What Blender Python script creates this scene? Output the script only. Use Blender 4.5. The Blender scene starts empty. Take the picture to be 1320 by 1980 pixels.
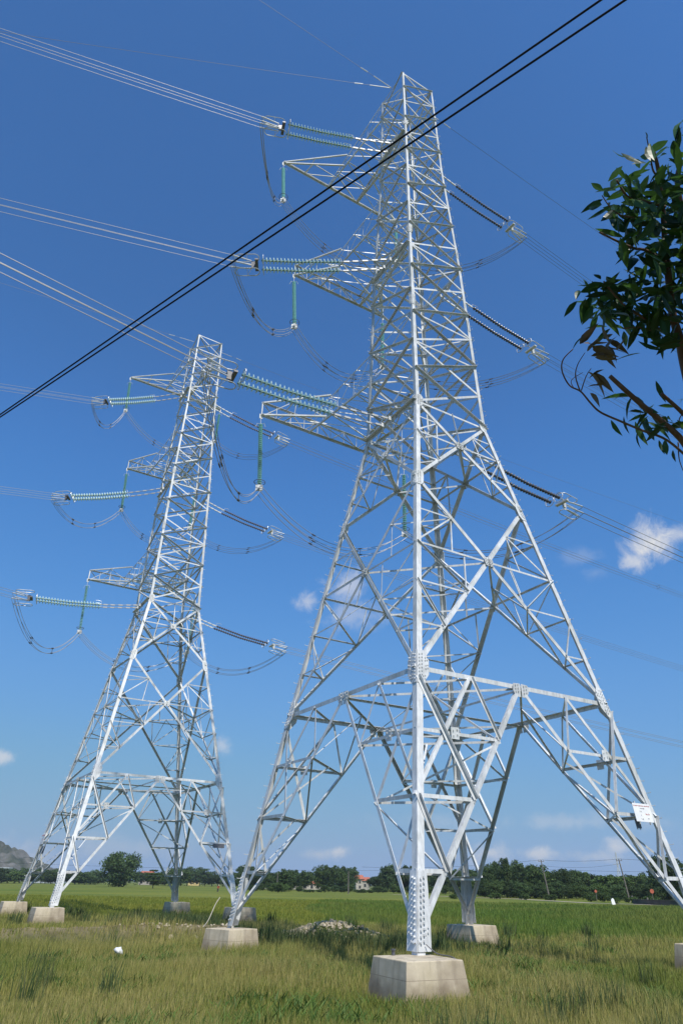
import bpy, math, random
import numpy as np
from mathutils import Vector, Matrix

random.seed(7)
rng = np.random.default_rng(7)
R = math.radians
scene = bpy.context.scene
COL = scene.collection

# ------------------------------------------------------------------ camera
F_PX, PITCH, ROLL, CAM_H = 1303.15, 0.505072, 0.018134, 2.25
cp, sp = math.cos(PITCH), math.sin(PITCH)
cr, sr = math.cos(ROLL), math.sin(ROLL)
FWD = Vector((0, cp, sp)); RT0 = Vector((1, 0, 0)); UP0 = Vector((0, -sp, cp))
RT = cr * RT0 + sr * UP0
UP = -sr * RT0 + cr * UP0
cam_d = bpy.data.cameras.new('camera')
cam = bpy.data.objects.new('camera', cam_d)
COL.objects.link(cam)
cam.matrix_world = Matrix(((RT.x, UP.x, -FWD.x, 0), (RT.y, UP.y, -FWD.y, 0), (RT.z, UP.z, -FWD.z, CAM_H), (0, 0, 0, 1)))
cam_d.sensor_width = 36; cam_d.lens = F_PX / 1980 * 36
cam_d.clip_start = 0.05; cam_d.clip_end = 20000
scene.camera = cam

# ------------------------------------------------------------------ world, sun, exposure
SUN_EL, SUN_DIR_XY = R(54), Vector((0.42, -0.91)).normalized()
scene.view_settings.view_transform = 'Standard'
scene.view_settings.look = 'None'
scene.view_settings.exposure = 0.0
scene.view_settings.gamma = 1.0
scene.view_settings.use_curve_mapping = False

def ray(px, py):
    """direction through a photo pixel: used to read off bearings, not to place things in picture space"""
    return (FWD + RT * ((px - 660) / F_PX) - UP * ((py - 990) / F_PX)).normalized()

def bearing(px, py, dist, z=0.0):
    d = ray(px, py); h = Vector((d.x, d.y)).normalized() * dist
    return Vector((h.x, h.y, z))

def along(px, py, dist):
    return Vector((0, 0, CAM_H)) + ray(px, py) * dist

world = bpy.data.worlds.new("World"); scene.world = world; world.use_nodes = True
wn, wl = world.node_tree.nodes, world.node_tree.links
wn.clear()
w_out = wn.new('ShaderNodeOutputWorld'); w_bg = wn.new('ShaderNodeBackground'); sky = wn.new('ShaderNodeTexSky')
sky.sky_type = 'NISHITA'; sky.sun_disc = False; sky.sun_elevation = SUN_EL
sky.sun_rotation = math.atan2(SUN_DIR_XY.x, SUN_DIR_XY.y)
sky.altitude = 50; sky.air_density = 1.0; sky.dust_density = 0.25; sky.ozone_density = 3.0
w_bg.inputs['Strength'].default_value = 0.11
tc = wn.new('ShaderNodeTexCoord')
nz = wn.new('ShaderNodeTexNoise'); nz.inputs['Scale'].default_value = 28; nz.inputs['Detail'].default_value = 12; nz.inputs['Roughness'].default_value = 0.66; nz.inputs['Distortion'].default_value = .4
wl.new(tc.outputs['Generated'], nz.inputs['Vector'])
acc = None
def wmath(op, a, b=None, clamp=False):
    n = wn.new('ShaderNodeMath'); n.operation = op; n.use_clamp = clamp
    for i, v in enumerate((a, b)):
        if v is None: continue
        if isinstance(v, (int, float)): n.inputs[i].default_value = v
        else: wl.new(v, n.inputs[i])
    return n.outputs[0]
# small fair-weather clouds: bearing, angular half sizes, density
CLOUDS = [(1262, 1050, .040, .034, 1.0), (1232, 1088, .022, .02, .8), (1310, 1035, .04, .018, .6), (594, 1165, .022, .016, .55), (668, 1135, .034, .03, .6), (690, 1190, .06, .03, .35), (1120, 1078, .03, .014, .16), (1150, 1108, .03, .012, .14),
          (652, 1648, .028, .010, .8), (615, 1652, .03, .008, .5), (940, 1648, .035, .014, .8), (1040, 1650, .030, .009, .8), (1190, 1636, .022, .012, .8), (1150, 1656, .05, .010, .5), (30, 1655, .09, .02, .4), (5, 1462, .022, .010, .7),
          (430, 1440, .014, .014, .5), (1120, 1590, .12, .012, .3), (860, 1590, .10, .014, .18), (250, 1640, .12, .018, .25)]
for (px, py, ax, az, dens) in CLOUDS:
    d = ray(px, py)
    sub = wn.new('ShaderNodeVectorMath'); sub.operation = 'SUBTRACT'; sub.inputs[1].default_value = d
    wl.new(tc.outputs['Generated'], sub.inputs[0])
    mul = wn.new('ShaderNodeVectorMath'); mul.operation = 'MULTIPLY'; mul.inputs[1].default_value = (1 / ax, 1 / ax, 1 / az)
    wl.new(sub.outputs[0], mul.inputs[0])
    ln = wn.new('ShaderNodeVectorMath'); ln.operation = 'LENGTH'; wl.new(mul.outputs[0], ln.inputs[0])
    e = wmath('ADD', ln.outputs['Value'], wmath('MULTIPLY', wmath('SUBTRACT', nz.outputs['Fac'], 0.5), 3.0))
    mr = wn.new('ShaderNodeMapRange'); mr.interpolation_type = 'SMOOTHSTEP'
    mr.inputs['From Min'].default_value = 1.15; mr.inputs['From Max'].default_value = -0.15
    mr.inputs['To Min'].default_value = 0; mr.inputs['To Max'].default_value = dens
    wl.new(e, mr.inputs['Value'])
    acc = mr.outputs[0] if acc is None else wmath('MAXIMUM', acc, mr.outputs[0])
mix = wn.new('ShaderNodeMix'); mix.data_type = 'RGBA'
mix.inputs['B'].default_value = (6.6, 6.7, 7.0, 1)
wl.new(acc, mix.inputs['Factor'])
# the raw sky is graded toward the deep polarised blue of the day
dn = wn.new('ShaderNodeVectorMath'); dn.operation = 'SCALE'; dn.inputs['Scale'].default_value = .11; wl.new(sky.outputs[0], dn.inputs[0])
rc = wn.new('ShaderNodeRGBCurve'); wl.new(dn.outputs[0], rc.inputs['Color'])
for ci, pts in enumerate((((.078, .049), (.114, .071), (.235, .146), (.66, .268), (1, .31)), ((.136, .147), (.198, .224), (.386, .348), (.84, .43), (1, .45)), ((.266, .392), (.362, .555), (.61, .68), (.82, .615), (1, .60)))):
    cv = rc.mapping.curves[ci]
    cv.points[-1].location = pts[-1]
    for q in pts[:-1]: cv.points.new(q[0], min(1, q[1] * (.99, 1.04, 1.06)[ci]))
rc.mapping.update()
upn = wn.new('ShaderNodeVectorMath'); upn.operation = 'SCALE'; upn.inputs['Scale'].default_value = 1 / .11; wl.new(rc.outputs[0], upn.inputs[0])
wl.new(upn.outputs[0], mix.inputs['A']); wl.new(mix.outputs['Result'], w_bg.inputs['Color'])
wl.new(w_bg.outputs[0], w_out.inputs['Surface'])

sun_d = bpy.data.lights.new('sun', 'SUN'); sun_d.energy = 4.9; sun_d.angle = R(0.53); sun_d.color = (1.0, 0.95, 0.87)
sun = bpy.data.objects.new('sun', sun_d); COL.objects.link(sun)
to_sun = Vector((SUN_DIR_XY.x * math.cos(SUN_EL), SUN_DIR_XY.y * math.cos(SUN_EL), math.sin(SUN_EL)))
sun.rotation_euler = to_sun.to_track_quat('Z', 'Y').to_euler(); sun.location = (20, -30, 80)

# ------------------------------------------------------------------ materials
def new_mat(name):
    m = bpy.data.materials.new(name); m.use_nodes = True
    return m, m.node_tree.nodes, m.node_tree.links, m.node_tree.nodes['Principled BSDF']

def mat_noise(name, c1, c2, scale=5.0, rough=0.6, metal=0.0, bump=0.0, spec=0.5, detail=6, coords='Object', c3=None, s3=0.4, rough2=None):
    m, n, l, b = new_mat(name)
    t = n.new('ShaderNodeTexCoord'); no = n.new('ShaderNodeTexNoise')
    no.inputs['Scale'].default_value = scale; no.inputs['Detail'].default_value = detail
    l.new(t.outputs[coords], no.inputs['Vector'])
    r = n.new('ShaderNodeValToRGB'); r.color_ramp.elements[0].position = .35; r.color_ramp.elements[1].position = .65
    r.color_ramp.elements[0].color = (*c1, 1); r.color_ramp.elements[1].color = (*c2, 1)
    l.new(no.outputs['Fac'], r.inputs['Fac']); col = r.outputs['Color']
    if c3:
        n3 = n.new('ShaderNodeTexNoise'); n3.inputs['Scale'].default_value = s3; n3.inputs['Detail'].default_value = 5
        l.new(t.outputs[coords], n3.inputs['Vector'])
        mr = n.new('ShaderNodeMapRange'); mr.inputs['From Min'].default_value = .48; mr.inputs['From Max'].default_value = .68
        l.new(n3.outputs['Fac'], mr.inputs['Value'])
        mx = n.new('ShaderNodeMix'); mx.data_type = 'RGBA'; mx.inputs['B'].default_value = (*c3, 1)
        l.new(mr.outputs[0], mx.inputs['Factor']); l.new(col, mx.inputs['A']); col = mx.outputs['Result']
    l.new(col, b.inputs['Base Color'])
    b.inputs['Roughness'].default_value = rough; b.inputs['Metallic'].default_value = metal; b.inputs['Specular IOR Level'].default_value = spec
    if bump:
        bp = n.new('ShaderNodeBump'); bp.inputs['Strength'].default_value = bump; bp.inputs['Distance'].default_value = 0.02
        l.new(no.outputs['Fac'], bp.inputs['Height']); l.new(bp.outputs[0], b.inputs['Normal'])
    return m

def mat_island(name, cols, rough=0.6, spec=0.3, patch=None, transl=0.0, pscale=0.12):
    """colour varies from leaf to leaf (or blade to blade), plus broad patches"""
    m, n, l, b = new_mat(name)
    g = n.new('ShaderNodeNewGeometry'); r = n.new('ShaderNodeValToRGB')
    els = r.color_ramp.elements
    els[0].color = (*cols[0], 1); els[1].color = (*cols[-1], 1)
    for i, c in enumerate(cols[1:-1]):
        e = els.new((i + 1) / (len(cols) - 1)); e.color = (*c, 1)
    l.new(g.outputs['Random Per Island'], r.inputs['Fac']); col = r.outputs['Color']
    if patch:
        no = n.new('ShaderNodeTexNoise'); no.inputs['Scale'].default_value = pscale; no.inputs['Detail'].default_value = 4
        l.new(g.outputs['Position'], no.inputs['Vector'])
        mr = n.new('ShaderNodeMapRange'); mr.inputs['From Min'].default_value = .42; mr.inputs['From Max'].default_value = .62
        mr.inputs['To Max'].default_value = .75
        l.new(no.outputs['Fac'], mr.inputs['Value'])
        mx = n.new('ShaderNodeMix'); mx.data_type = 'RGBA'; mx.inputs['B'].default_value = (*patch, 1)
        l.new(mr.outputs[0], mx.inputs['Factor']); l.new(col, mx.inputs['A']); col = mx.outputs['Result']
    l.new(col, b.inputs['Base Color']); b.inputs['Roughness'].default_value = rough; b.inputs['Specular IOR Level'].default_value = spec
    if transl:
        tr = n.new('ShaderNodeBsdfTranslucent'); l.new(col, tr.inputs['Color'])
        ms = n.new('ShaderNodeMixShader'); ms.inputs[0].default_value = transl
        l.new(b.outputs[0], ms.inputs[1]); l.new(tr.outputs[0], ms.inputs[2])
        l.new(ms.outputs[0], n['Material Output'].inputs['Surface'])
    return m

STEEL = mat_noise('galvanized_steel', (.65, .665, .67), (.78, .79, .795), 3.5, .48, .08, c3=(.55, .56, .535), s3=.7)
def per_object_tone(m, lo, hi, streak=False):
    n, l = m.node_tree.nodes, m.node_tree.links; b = n['Principled BSDF']; src = b.inputs['Base Color'].links[0].from_socket
    oi = n.new('ShaderNodeObjectInfo'); mr = n.new('ShaderNodeMapRange'); mr.inputs['To Min'].default_value = lo; mr.inputs['To Max'].default_value = hi
    l.new(oi.outputs['Random'], mr.inputs['Value']); val = mr.outputs[0]
    if streak:   # runs and dull patches in the zinc
        t = n.new('ShaderNodeTexCoord'); mp = n.new('ShaderNodeMapping'); mp.inputs['Scale'].default_value = (9, 9, 1.2); no = n.new('ShaderNodeTexNoise'); no.inputs['Scale'].default_value = 1.4; no.inputs['Detail'].default_value = 8
        l.new(t.outputs['Object'], mp.inputs['Vector']); l.new(mp.outputs[0], no.inputs['Vector'])
        m2 = n.new('ShaderNodeMapRange'); m2.inputs['From Min'].default_value = .35; m2.inputs['From Max'].default_value = .7; m2.inputs['To Min'].default_value = 1.06; m2.inputs['To Max'].default_value = .80
        l.new(no.outputs['Fac'], m2.inputs['Value']); mm = n.new('ShaderNodeMath'); mm.operation = 'MULTIPLY'; l.new(val, mm.inputs[0]); l.new(m2.outputs[0], mm.inputs[1]); val = mm.outputs[0]
    sc = n.new('ShaderNodeVectorMath'); sc.operation = 'SCALE'; l.new(src, sc.inputs[0]); l.new(val, sc.inputs['Scale']); l.new(sc.outputs[0], b.inputs['Base Color'])
per_object_tone(STEEL, .86, 1.08, True)
BRIGHT = mat_noise('bright_fittings', (.58, .59, .60), (.70, .71, .72), 9, .4, .3)
RODS = mat_noise('dull_galvanized_rods', (.36, .37, .38), (.48, .49, .50), 9, .5, .2)
DARKMETAL = mat_noise('dark_fittings', (.10, .10, .11), (.16, .16, .17), 9, .5, .4)
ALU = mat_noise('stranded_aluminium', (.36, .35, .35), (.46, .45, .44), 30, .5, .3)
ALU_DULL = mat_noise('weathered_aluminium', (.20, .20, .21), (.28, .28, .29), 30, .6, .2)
CONCRETE = mat_noise('concrete', (.46, .39, .27), (.58, .50, .37), 2.2, .9, 0, .25, c3=(.32, .26, .19), s3=.9)
def concrete_streaks(m):
    n, l = m.node_tree.nodes, m.node_tree.links; b = n['Principled BSDF']
    src = b.inputs['Base Color'].links[0].from_socket
    t = n.new('ShaderNodeTexCoord'); mp = n.new('ShaderNodeMapping'); mp.inputs['Scale'].default_value = (4.5, 4.5, .35)
    no = n.new('ShaderNodeTexNoise'); no.inputs['Scale'].default_value = 1.1; no.inputs['Detail'].default_value = 5
    l.new(t.outputs['Object'], mp.inputs['Vector']); l.new(mp.outputs[0], no.inputs['Vector'])
    mr = n.new('ShaderNodeMapRange'); mr.inputs['From Min'].default_value = .5; mr.inputs['From Max'].default_value = .72; mr.inputs['To Max'].default_value = .55
    l.new(no.outputs['Fac'], mr.inputs['Value'])
    mx = n.new('ShaderNodeMix'); mx.data_type = 'RGBA'; mx.inputs['B'].default_value = (.19, .15, .11, 1)
    l.new(mr.outputs[0], mx.inputs['Factor']); l.new(src, mx.inputs['A']); l.new(mx.outputs['Result'], b.inputs['Base Color'])
concrete_streaks(CONCRETE)
def concrete_base(m):
    n, l = m.node_tree.nodes, m.node_tree.links; b = n['Principled BSDF']; src = b.inputs['Base Color'].links[0].from_socket
    t = n.new('ShaderNodeTexCoord'); sep = n.new('ShaderNodeSeparateXYZ'); l.new(t.outputs['Object'], sep.inputs[0])
    no = n.new('ShaderNodeTexNoise'); no.inputs['Scale'].default_value = 3.5; no.inputs['Detail'].default_value = 8; l.new(t.outputs['Object'], no.inputs['Vector'])
    ad = n.new('ShaderNodeMath'); ad.operation = 'MULTIPLY_ADD'; ad.inputs[1].default_value = -.55; l.new(no.outputs['Fac'], ad.inputs[0]); l.new(sep.outputs['Z'], ad.inputs[2])
    mr = n.new('ShaderNodeMapRange'); mr.inputs['From Min'].default_value = .12; mr.inputs['From Max'].default_value = -.16; mr.inputs['To Max'].default_value = .6; l.new(ad.outputs[0], mr.inputs['Value'])
    mx = n.new('ShaderNodeMix'); mx.data_type = 'RGBA'; mx.inputs['B'].default_value = (.17, .13, .08, 1); l.new(mr.outputs[0], mx.inputs['Factor']); l.new(src, mx.inputs['A'])
    # a board mark left by the formwork at mid height
    wv = n.new('ShaderNodeMath'); wv.operation = 'COMPARE'; wv.inputs[1].default_value = .38; wv.inputs[2].default_value = .006; l.new(sep.outputs['Z'], wv.inputs[0])
    m2 = n.new('ShaderNodeMix'); m2.data_type = 'RGBA'; m2.inputs['B'].default_value = (.27, .22, .16, 1); l.new(wv.outputs[0], m2.inputs['Factor']); l.new(mx.outputs['Result'], m2.inputs['A'])
    # pits
    vo = n.new('ShaderNodeTexVoronoi'); vo.inputs['Scale'].default_value = 17; l.new(t.outputs['Object'], vo.inputs['Vector'])
    pr = n.new('ShaderNodeMapRange'); pr.inputs['From Min'].default_value = .10; pr.inputs['From Max'].default_value = .05; pr.inputs['To Max'].default_value = .5; l.new(vo.outputs['Distance'], pr.inputs['Value'])
    m3 = n.new('ShaderNodeMix'); m3.data_type = 'RGBA'; m3.inputs['B'].default_value = (.20, .16, .11, 1); l.new(pr.outputs[0], m3.inputs['Factor']); l.new(m2.outputs['Result'], m3.inputs['A'])
    l.new(m3.outputs['Result'], b.inputs['Base Color'])
    bp = n.new('ShaderNodeBump'); bp.inputs['Strength'].default_value = .35; bp.inputs['Distance'].default_value = .02; l.new(no.outputs['Fac'], bp.inputs['Height']); l.new(bp.outputs[0], b.inputs['Normal'])
concrete_base(CONCRETE)
GLASS = mat_noise('teal_glass', (.62, .85, .82), (.76, .93, .90), 8, .12, 0, spec=.9)
GLASS.node_tree.nodes['Principled BSDF'].inputs['Transmission Weight'].default_value = .15
GREENMETAL = mat_noise('green_grey_caps', (.10, .22, .20), (.16, .30, .27), 9, .45, .2)
GLASS2 = mat_noise('deep_teal_glass', (.34, .68, .69), (.46, .78, .79), 8, .12, 0, spec=.9)
SHADED_GLASS_AND_PINS = mat_noise('shaded_glass_and_dark_pins', (.045, .05, .065), (.07, .075, .09), 8, .3, 0, spec=.6)  # right-hand glass discs, their shade put into the colour; also dark pole pins
BROWNISH = mat_noise('brown_shaded_glass', (.085, .07, .08), (.12, .10, .11), 8, .35, 0, spec=.6)  # same glass on the farther tower, shade painted in as brown
RUBBER = mat_noise('black_cable_sheath', (.008, .008, .012), (.014, .014, .02), 20, .7, 0, spec=.2)
BARK = mat_noise('bark', (.10, .055, .035), (.17, .10, .07), 14, .85, 0, .3)
BARK_FAR = mat_noise('grey_bark', (.08, .07, .05), (.14, .12, .09), 4, .9)
LEAF = mat_island('glossy_leaf', [(.014, .04, .012), (.03, .075, .016), (.06, .14, .022), (.02, .05, .014), (.04, .10, .02)], .38, .45, transl=.38)
DEADLEAF = mat_island('withered_leaf', [(.10, .075, .05), (.17, .13, .09), (.07, .06, .035)], .6, .3, transl=.1)
CROWN = mat_island('tree_leaves', [(.030, .055, .018), (.048, .085, .026), (.075, .115, .036), (.038, .07, .024)], .7, .2, (.05, .085, .03), .26, .06)
CROWN2 = mat_island('lighter_tree_leaves', [(.045, .08, .022), (.07, .12, .03), (.10, .15, .042)], .7, .2, (.06, .095, .03), .26, .06)
per_object_tone(CROWN, .75, 1.5); per_object_tone(CROWN2, .7, 1.35)
GRASS = mat_island('tall_grass', [(.13, .18, .035), (.21, .24, .05), (.29, .285, .065), (.15, .20, .04), (.34, .32, .085), (.10, .145, .03)], .7, .2, (.17, .21, .04), .30, .16)
STRAW = mat_island('straw_grass', [(.34, .29, .095), (.44, .38, .14), (.26, .245, .07), (.50, .43, .18), (.30, .28, .08)], .8, .15, (.30, .30, .08), .3, .13)
RIPE = mat_island('ripening_rice', [(.17, .20, .035), (.24, .26, .045), (.30, .28, .055)], .7, .2, (.20, .24, .04), .35, .06)
WEED = mat_island('broad_weeds', [(.06, .12, .022), (.10, .18, .03), (.15, .22, .045), (.08, .14, .03)], .6, .3, transl=.3)
REED = mat_island('dark_reeds', [(.05, .085, .03), (.08, .115, .04), (.12, .135, .06)], .7, .15, transl=.12)
RICE = mat_island('rice_leaves', [(.085, .155, .028), (.12, .20, .035), (.17, .225, .045)], .65, .2, (.20, .215, .05), .3, .05)
RUBBLE = mat_noise('rubble', (.30, .25, .17), (.52, .45, .34), 3, .95, 0, .3)
WHITE = mat_noise('white_paint', (.74, .75, .76), (.82, .82, .82), 4, .5)
INK = mat_noise('dark_ink', (.05, .04, .06), (.07, .06, .08), 4, .7)
REDINK = mat_noise('red_ink', (.40, .07, .06), (.46, .09, .07), 4, .7)
PLASTER = mat_noise('plaster', (.36, .33, .28), (.46, .42, .37), 1.2, .9)
YELLOWWALL = mat_noise('yellow_plaster', (.55, .42, .18), (.62, .48, .22), 1.2, .9)
TILE = mat_noise('red_tile', (.34, .10, .06), (.44, .15, .09), 2.5, .85)
GREYROOF = mat_noise('grey_sheet_roof', (.38, .42, .46), (.48, .52, .56), 1.0, .6)
WINDOW = mat_noise('window_glass', (.03, .035, .04), (.05, .055, .06), 2, .15)
POLE = mat_noise('concrete_pole', (.13, .115, .10), (.19, .17, .15), 3, .9)
RUST = mat_noise('red_sign_paint', (.42, .09, .05), (.5, .13, .07), 3, .7)
SAND = mat_noise('sandy_track', (.36, .31, .23), (.46, .40, .30), .8, .95)
WALLDARK = mat_noise('dark_wall', (.06, .055, .05), (.10, .09, .08), .7, .95)
SKIN = mat_noise('skin', (.30, .17, .11), (.34, .20, .13), 8, .6)
REDCLOTH = mat_noise('red_cloth', (.50, .07, .04), (.58, .10, .05), 6, .85)
DARKCLOTH = mat_noise('dark_cloth', (.04, .045, .06), (.06, .065, .08), 6, .9)
STRAWHAT = mat_noise('straw_hat', (.5, .42, .26), (.58, .5, .33), 20, .9)
ROPE = mat_noise('pale_cord', (.55, .50, .42), (.65, .60, .52), 20, .9)
PLASTIC = mat_noise('white_plastic', (.70, .71, .72), (.8, .8, .8), 5, .5)
HILLMAT = mat_noise('limestone_hill', (.03, .04, .026), (.15, .145, .135), .07, .95, 0, c3=(.035, .05, .028), s3=.03, detail=12)

def ground_material():
    m, n, l, b = new_mat('field_ground')
    g = n.new('ShaderNodeNewGeometry')
    def noise(scale, detail=6, vec=None):
        x = n.new('ShaderNodeTexNoise'); x.inputs['Scale'].default_value = scale; x.inputs['Detail'].default_value = detail
        l.new(vec or g.outputs['Position'], x.inputs['Vector']); return x.outputs['Fac']
    def ramp(fac, stops):
        r = n.new('ShaderNodeValToRGB'); e = r.color_ramp.elements
        e[0].position, e[0].color = stops[0][0], (*stops[0][1], 1); e[1].position, e[1].color = stops[-1][0], (*stops[-1][1], 1)
        for p, c in stops[1:-1]:
            k = e.new(p); k.color = (*c, 1)
        l.new(fac, r.inputs['Fac']); return r.outputs['Color']
    def mixc(f, a, c):
        x = n.new('ShaderNodeMix'); x.data_type = 'RGBA'; l.new(f, x.inputs['Factor']); l.new(a, x.inputs['A']); l.new(c, x.inputs['B']); return x.outputs['Result']
    mp = n.new('ShaderNodeMapping'); mp.inputs['Scale'].default_value = (.22, 1.4, 1); mp.inputs['Rotation'].default_value = (0, 0, .12)
    l.new(g.outputs['Position'], mp.inputs['Vector'])
    rough_grass = ramp(noise(1.6, 8), [(.3, (.05, .06, .02)), (.5, (.09, .095, .035)), (.7, (.13, .12, .055))])
    bands = noise(.055, 3, mp.outputs[0])
    rice = ramp(bands, [(.32, (.07, .12, .02)), (.45, (.13, .165, .03)), (.53, (.19, .20, .036)), (.60, (.10, .14, .026)), (.72, (.21, .20, .05))])
    fine = ramp(noise(2.5, 9), [(.3, (.6, .6, .6)), (.7, (1.25, 1.25, 1.2))])
    mul = n.new('ShaderNodeMix'); mul.data_type = 'RGBA'; mul.blend_type = 'MULTIPLY'; mul.inputs['Factor'].default_value = 1
    l.new(rice, mul.inputs['A']); l.new(fine, mul.inputs['B'])
    sep = n.new('ShaderNodeSeparateXYZ'); l.new(g.outputs['Position'], sep.inputs[0])
    # where the paddies begin: about 40 m off on the right, 75 m on the left
    a = n.new('ShaderNodeMath'); a.operation = 'MULTIPLY_ADD'; a.inputs[1].default_value = .55; l.new(sep.outputs['X'], a.inputs[0]); l.new(sep.outputs['Y'], a.inputs[2])
    nn = n.new('ShaderNodeMath'); nn.operation = 'MULTIPLY_ADD'; nn.inputs[1].default_value = 6; l.new(noise(.2, 4), nn.inputs[0]); l.new(a.outputs[0], nn.inputs[2])
    mr = n.new('ShaderNodeMapRange'); mr.inputs['From Min'].default_value = 50; mr.inputs['From Max'].default_value = 53; l.new(nn.outputs[0], mr.inputs['Value'])
    col = mixc(mr.outputs[0], rough_grass, mul.outputs['Result'])
    # bare earth on the little bank
    at = n.new('ShaderNodeAttribute'); at.attribute_name = 'bare'
    earth = ramp(noise(1.3, 8), [(.3, (.17, .125, .075)), (.7, (.34, .275, .19))])
    sc = n.new('ShaderNodeMath'); sc.operation = 'MULTIPLY'; sc.use_clamp = True
    nb = n.new('ShaderNodeMapRange'); nb.inputs['From Min'].default_value = .38; nb.inputs['From Max'].default_value = .5; l.new(noise(.7, 5), nb.inputs['Value'])
    l.new(at.outputs['Fac'], sc.inputs[0]); l.new(nb.outputs[0], sc.inputs[1])
    col = mixc(sc.outputs[0], col, earth)
    l.new(col, b.inputs['Base Color']); b.inputs['Roughness'].default_value = .95; b.inputs['Specular IOR Level'].default_value = .1
    bp = n.new('ShaderNodeBump'); bp.inputs['Strength'].default_value = .6; bp.inputs['Distance'].default_value = .15
    l.new(noise(3.0, 8), bp.inputs['Height']); l.new(bp.outputs[0], b.inputs['Normal'])
    return m
GROUND = ground_material()

# ------------------------------------------------------------------ object helpers
def link(o, parent=None):
    COL.objects.link(o)
    if parent is not None: o.parent = parent
    return o

def mesh_obj(name, verts, faces, mat, parent=None, smooth=False):
    me = bpy.data.meshes.new(name); me.from_pydata([tuple(v) for v in verts], [], faces); me.update()
    if mat is not None: me.materials.append(mat)
    if smooth: me.polygons.foreach_set('use_smooth', [True] * len(me.polygons))
    return link(bpy.data.objects.new(name, me), parent)

def np_mesh(name, V, faces4=None, faces3=None, mat=None, parent=None):
    me = bpy.data.meshes.new(name)
    n4 = 0 if faces4 is None else len(faces4); n3 = 0 if faces3 is None else len(faces3)
    me.vertices.add(len(V)); me.vertices.foreach_set('co', np.asarray(V, dtype=np.float32).ravel())
    loops = []
    if n4: loops.append(np.asarray(faces4, np.int32).ravel())
    if n3: loops.append(np.asarray(faces3, np.int32).ravel())
    loops = np.concatenate(loops)
    me.loops.add(len(loops)); me.loops.foreach_set('vertex_index', loops)
    st = np.concatenate([np.arange(n4) * 4, n4 * 4 + np.arange(n3) * 3]).astype(np.int32)
    me.polygons.add(n4 + n3); me.polygons.foreach_set('loop_start', st)
    me.update(calc_edges=True); me.validate()
    if mat: me.materials.append(mat)
    return link(bpy.data.objects.new(name, me), parent)

def tag(o, label=None, cat=None, group=None, kind=None):
    if label: o['label'] = label
    if cat: o['category'] = cat
    if group: o['group'] = group
    if kind: o['kind'] = kind
    return o

def empty(name, loc=(0, 0, 0), rz=0.0):
    o = bpy.data.objects.new(name, None); o.empty_display_size = .3
    o.location = loc; o.rotation_euler = (0, 0, rz)
    return link(o)

def copy_tree(o, parent=None):
    c = o.copy(); link(c)
    if parent is not None: c.parent = parent
    for ch in list(o.children): copy_tree(ch, c)
    return c

class MB:
    """collects simple solids into one mesh"""
    def __init__(self): self.v = []; self.f = []
    def add(self, vs, fs):
        k = len(self.v); self.v += [Vector(v) for v in vs]; self.f += [tuple(i + k for i in f) for f in fs]
    def box(self, c, ax, ay, az):
        c, ax, ay, az = Vector(c), Vector(ax), Vector(ay), Vector(az)
        vs = [c + sx * ax + sy * ay + sz * az for sz in (-1, 1) for sy in (-1, 1) for sx in (-1, 1)]
        self.add(vs, [(0, 2, 3, 1), (4, 5, 7, 6), (0, 1, 5, 4), (2, 6, 7, 3), (0, 4, 6, 2), (1, 3, 7, 5)])
    def prism(self, poly, off):
        """poly: ordered 3-D points of a flat outline; off: thickness vector"""
        k = len(poly); off = Vector(off); vs = [Vector(q) for q in poly] + [Vector(q) + off for q in poly]
        self.add(vs, [tuple(range(k))[::-1], tuple(range(k, 2 * k))] + [(i, (i + 1) % k, k + (i + 1) % k, k + i) for i in range(k)])
    def tube(self, pts, r, n=6, closed=False):
        pts = [Vector(q) for q in pts]; m = len(pts); rs = r if isinstance(r, (list, tuple)) else [r] * m
        rings = []; prev = None
        for i, q in enumerate(pts):
            if closed: d = (pts[(i + 1) % m] - pts[i - 1])
            else: d = pts[min(i + 1, m - 1)] - pts[max(i - 1, 0)]
            d.normalize()
            if prev is None:
                a = d.orthogonal().normalized()
            else:
                a = prev - d * prev.dot(d)
                a = a.normalized() if a.length > 1e-6 else d.orthogonal().normalized()
            prev = a; b = d.cross(a)
            rings.append([q + rs[i] * (math.cos(2 * math.pi * j / n) * a + math.sin(2 * math.pi * j / n) * b) for j in range(n)])
        vs = [v for rg in rings for v in rg]; fs = []
        for i in range(m if closed else m - 1):
            i2 = (i + 1) % m
            for j in range(n):
                fs.append((i * n + j, i * n + (j + 1) % n, i2 * n + (j + 1) % n, i2 * n + j))
        if not closed: fs += [tuple(range(n))[::-1], tuple(range((m - 1) * n, m * n))]
        self.add(vs, fs)
    def lathe(self, p0, p1, prof, n=10):
        """prof: list of (t along p0-p1 in metres, radius)"""
        p0, p1 = Vector(p0), Vector(p1); d = (p1 - p0).normalized(); a = d.orthogonal().normalized(); b = d.cross(a)
        vs = []; fs = []
        for t, r in prof:
            vs += [p0 + d * t + r * (math.cos(2 * math.pi * j / n) * a + math.sin(2 * math.pi * j / n) * b) for j in range(n)]
        for i in range(len(prof) - 1):
            for j in range(n): fs.append((i * n + j, i * n + (j + 1) % n, (i + 1) * n + (j + 1) % n, (i + 1) * n + j))
        fs += [tuple(range(n))[::-1], tuple(range((len(prof) - 1) * n, len(prof) * n))]
        self.add(vs, fs)
    def build(self, name, mat, parent=None, smooth=False):
        return mesh_obj(name, self.v, self.f, mat, parent, smooth)

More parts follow.
